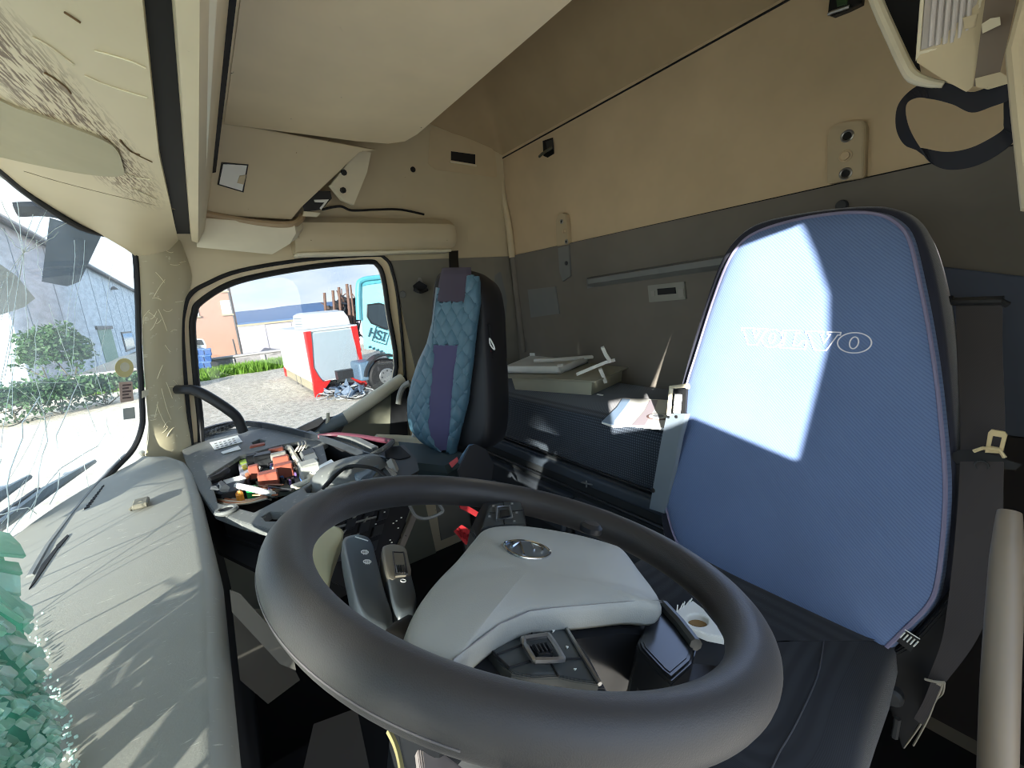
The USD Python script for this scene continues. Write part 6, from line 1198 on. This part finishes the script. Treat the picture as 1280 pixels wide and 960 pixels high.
# ------------------------------------------------------------------ seen through the windscreen
M_GW = speckle('warehouse_grey', (168, 180, 190), (140, 152, 162), rough=.8, scale=(.6, .6, 3), ramp=(.4, .7), grain=.2)
wh = thing('warehouse', 'long grey blue warehouse with a low roof edge and a green door', 'building', (-6, 28, GZ))
ZR = 5.9; XW = -7.1; W0, W1 = 31.0, 96.0
obj('wall', bx(XW - 14, XW, W0, W1, GZ - .1, ZR, .02), M_GW, wh)
obj('roof', loft([[(XW + .4, y, ZR - .02), (XW - 7, y, ZR + 2.2), (XW - 14.3, y, ZR - .02), (XW - 14.3, y, ZR + .2), (XW - 7, y, ZR + 2.45), (XW + .4, y, ZR + .2)] for y in (W0 - .4, W1 + .4)]), mat('roof_grey', (150, 152, 150), .7), wh, smooth=False)
obj('gutter', tube([(XW + .3, W0, ZR), (XW + .3, W1, ZR)], .14, 8), M_DKGREY, wh)
for k in range(9): obj('wall_joint', bx(XW - .01, XW + .03, 34 + 7 * k, 34.12 + 7 * k, GZ, ZR - .2), mat('joint_grey', (136, 148, 158), .8), wh)
dA, dB = at(121, 412, 'x', XW), at(149, 452, 'x', XW)
obj('door', bx(XW - .05, XW + .05, dA[1], dB[1], GZ, dA[2], .01), mat('door_green', (84, 116, 100), .6), wh, label='green sliding door')
obj('door_lintel', bx(XW - .05, XW + .15, dA[1] - .6, dB[1] + .6, dA[2], dA[2] + .3, .01), M_DKGREY, wh)
for px_ in ((157, 414, 163, 440),):
    p0, p1 = at(px_[0], px_[3], 'x', XW), at(px_[2], px_[1], 'x', XW)
    f_ = obj('window', bx(XW - .05, XW + .08, p0[1], p1[1], min(p0[2], p1[2]), max(p0[2], p1[2]), .01), M_DKGREY, wh); obj('pane', bx(XW, XW + .12, p0[1] + .3, p1[1] - .3, min(p0[2], p1[2]) + .2, max(p0[2], p1[2]) - .2, .01), mat('pane_dark', (60, 84, 96), .15), f_)
lp5 = at(138, 361, 'x', XW); obj('wall_lamp', hull(lp5 + V3(.2, 0, 0) + np.array([[0, -1.0, .1], [0, 1.0, .1], [.5, 0, -.1], [-.2, 0, -.15], [.2, -.5, .25], [.2, .6, .2]])), M_BLACK, wh)
M_LEAF = usdkit.material(stage, '/World/Looks/leaf', {'o': ('geometry', {}), 'r': ('rgb_ramp', {'ramp': [(0, lin(58, 88, 52)), (.5, lin(86, 118, 68)), (1, lin(128, 150, 92))]}), 'p': ('principled_bsdf', {'roughness': .6}), 't': ('translucent_bsdf', {}), 'm': ('mix_closure', {'fac': .3})},
    [('o.random_per_island', 'r.fac'), ('r.color', 'p.base_color'), ('r.color', 't.color'), ('p.BSDF', 'm.closure1'), ('t.BSDF', 'm.closure2')], surface='m.closure')
def bush(lab, c, rad, n, seed, group=None):
    r_ = np.random.default_rng(seed); t = thing('bush', lab, 'bush', c, group); c = np.asarray(c, float)
    v, f = [], []
    for _ in range(n):
        d_ = unit(r_.normal(size=3)); d_[2] = abs(d_[2]) if r_.random() < .85 else d_[2]
        p = c + V3(0, 0, rad[2] * .35) + d_ * np.array(rad) * r_.uniform(.55, 1.0) * (.8 + .4 * meshkit.noise(d_ * 3 + seed))
        p[2] = max(p[2], GZ + .05); a_, b_ = unit(r_.normal(size=3)) * .09, unit(r_.normal(size=3)) * .06; k = len(v)
        v += [p - a_, p + b_, p + a_, p - b_]; f += [[k, k + 1, k + 2], [k, k + 2, k + 3]]
    obj('foliage', TM(v, f), M_LEAF, t, smooth=False)
    obj('branches', cat_([tube([c * V3(1, 1, 0) + V3(0, 0, GZ), c + r_.normal(0, .3, 3) * np.array(rad), c + unit(r_.normal(size=3)) * np.array(rad) * .8 + V3(0, 0, rad[2] * .3)], .02, 5) for _ in range(5)]), mat('twig', (88, 84, 66), .8), t)
def bpos(px, py, y): p = at(px, py, 'y', y); return V3(p[0], y, GZ)
bush('round green bush in front of the grey warehouse', bpos(78, 470, 24) + V3(0, 0, 1.1), (1.2, 1.2, 1.5), 2600, 3)
bush('low grey green hedge part at the left end, in front of the warehouse', bpos(14, 500, 20) + V3(0, 0, .4), (1.6, .8, .65), 1700, 4, 'low hedge before the warehouse')
bush('low grey green hedge part below the round bush', bpos(72, 500, 20.5) + V3(0, 0, .4), (1.5, .8, .6), 1700, 6, 'low hedge before the warehouse')
bush('low grey green hedge part at the right end beside the pillar', bpos(132, 500, 21) + V3(0, 0, .4), (1.5, .8, .55), 1700, 9, 'low hedge before the warehouse')
# front mirror and wipers of this truck
mr = thing('outside_mirror', 'dark outside mirror head on its arm seen through the windscreen top', 'mirror', (-.62, 1.75, .35))
ow = lambda a, b, y=1.9: at(a, b, 'y', y)
obj('housing', hull(np.vstack([[ow(a, b, y) for a, b in ((62, 272), (128, 292), (100, 352), (84, 358), (52, 352), (56, 320))] for y in (1.9, 2.02)])), mat('mirror_housing', (66, 78, 84), .4), mr)
obj('arm', tube(spline([ow(150, 288, 1.97), ow(110, 274, 1.95), ow(60, 262, 1.95), ow(20, 262, 1.95)], 5), .022, 8), M_BLACK, mr)
obj('glass', hull(np.vstack([[ow(a, b, y) for a, b in ((0, 330), (20, 344), (44, 373), (30, 384), (-6, 396))] for y in (1.85, 1.9)])), mat('mirror_back', (150, 150, 138), .35), mr)
for i, (pa_, pb_2, lab) in enumerate((((140, 572), (30, 655), 'long black wiper blade lying along the windscreen foot'), ((65, 590), (-20, 660), 'second wiper arm lower down outside the windscreen'))):
    wpr = thing('wiper', lab, 'wiper', onw(*pa_, -.03), 'windscreen wipers'); p0, p1 = onw(*pa_, -.04), onw(*pb_2, -.05)
    obj('blade', tube([p0, (p0 + p1) / 2 + V3(-.006, 0, .004), p1], [.006, .014, .012], 6), mat('wiper_grey', (86, 98, 102), .4), wpr)
    obj('arm', tube([(p0 + p1) / 2 + V3(-.02, 0, .01), p1 + V3(-.04, 0, -.005)], .009, 6), M_BLACK, wpr)
    for t in (.25, .5, .75): obj('joint', rbox(p0 * (1 - t) + p1 * t + V3(-.012, 0, .006), (.02, .02, .012), .003), M_METAL, wpr)
struct('trim_3', 'grey scuttle panel outside below the windscreen', loft([[(wx(y, -.44) - .005, y, -.43), (wx(y, -.44) - .16, y, -.50), (wx(y, -.44) - .18, y, -.60), (wx(y, -.44) - .005, y, -.60)] for y in np.linspace(-.2, 1.98, 14)]), speckle('scuttle_grey', (134, 132, 124), (96, 94, 88), rough=.8, scale=(60, 60, 60), ramp=(.5, .6)))
# unseen driver side mirror, added and outlined to block sun before the door window
dm = thing('sun_block_mirror', 'added unseen mirror on the open driver door, shaped to block sun', 'mirror', (-.2, -.5, .3))
obj('housing', hull([(x, y, z) for x in (-.19, -.15) for y, z in ((-.27, .05), (-.38, .05), (-.44, .22), (-.58, .50), (-.58, .76), (-.27, .76))]), M_BLACK, dm); obj('arm', tube([(-.17, -.4, .70), (-.08, -.3, .62)], .02, 8), M_BLACK, dm)
# unseen leafy tree up-sun of the truck, crown shaped to block chosen sun rays
tc_ = np.random.default_rng(61); hz = V3(-math.cos(SUN_AZ), -math.sin(SUN_AZ), 0); sd = V3(math.sin(SUN_AZ), -math.cos(SUN_AZ), 0)   # away towards the sun, and across it
tree = thing('tree', 'unseen leafy tree up-sun of the truck, crown shaped to shade the cab', 'tree', V3(-.3, .6, GZ) + hz * 5.8 - sd * 1.9)
v, f = [], []
for _ in range(9000):
    k_ = tc_.uniform(.09, 2.9); D_ = tc_.uniform(4.6, 7.0)       # k = y - x where the ray meets the cab
    thr = float(np.interp(k_, [.1, .19, .22, .36, .43, .55, .8, .95, 1.3, 1.45, 3.0], [-.12, -.10, -.02, -.03, -.24, -.27, -.26, -.08, -.06, -.25, -.25]))
    zb = thr + .03 * math.sin(k_ * 23) + .02 * math.sin(k_ * 51) + math.tan(SUN_EL) * D_
    p = V3(-.3, -.3 + k_, 0) + hz * D_; p += V3(k_ * 0, 0, 0)
    z = zb + abs(tc_.normal(0, .8)) + .0
    p = V3(p[0], p[1], z); a_, b_ = unit(tc_.normal(size=3)) * .085, unit(tc_.normal(size=3)) * .05; k = len(v)
    v += [p - a_, p + b_, p + a_, p - b_]; f += [[k, k + 1, k + 2], [k, k + 2, k + 3]]
obj('foliage', TM(v, f), M_LEAF, tree, smooth=False)
tb0 = V3(-.3, .6, GZ) + hz * 5.8 - sd * 1.9
obj('trunk', tube([tb0, tb0 + V3(.05, 0, 2.2), tb0 + V3(.2, .1, 4.0)], [.18, .14, .10], 10), M_RUST, tree)
for q in ((-.9, 4.4), (.2, 4.9), (1.2, 4.6), (-1.6, 5.0)): obj('branch', tube(spline([tb0 + V3(.1, 0, 2.9), tb0 + sd * (1.9 + q[0]) * .5 + V3(0, 0, 3.8), tb0 + sd * (1.9 + q[0]) + V3(0, 0, q[1])], 4), [.08, .05, .02], 7), M_RUST, tree)
# the rest of the shattered sheet, on the driver's half of the windscreen
sp_ = Polygon([(.25, -.42), (.56, -.42), (.58, -.30), (.62, .0), (.66, .42), (.08, .42), (.12, .0)])
r_ = np.random.default_rng(53); pts = []
while len(pts) < 420:
    q = np.array([r_.uniform(-.12, .68), r_.uniform(-.43, .43)])
    if sp_.buffer(.02).contains(Point(q)): pts.append(q)
vor = Voronoi(np.vstack([pts, [[-9, -9], [9, -9], [-9, 9], [9, 9]]])); ms = []
for i in range(len(pts)):
    reg = vor.regions[vor.point_region[i]]
    if -1 in reg: continue
    cell = Polygon(vor.vertices[reg]).intersection(sp_)
    if r_.random() < .24: cell = cell.buffer(-.010)
    else: cell = cell.buffer(-.0012)
    if cell.is_empty or cell.geom_type != 'Polygon' or cell.area < 2e-5: continue
    q = np.array(cell.exterior.coords)[:-1]; k_ = r_.normal(0, .06, 2); c = q.mean(0)
    ms.append(loft([[V3(wx(y, z) + .006 + (np.array([y, z]) - c) @ k_ + h, y, z) for y, z in q] for h in (0, .004)]))
obj('shard_sheet', cat_(ms), GM[3], sh, smooth=False, label='frosted shattered sheet on the driver half of the windscreen')
setdata(stage.GetPrimAtPath(sh.GetPath().AppendChild('shard_sheet')), kind='stuff')
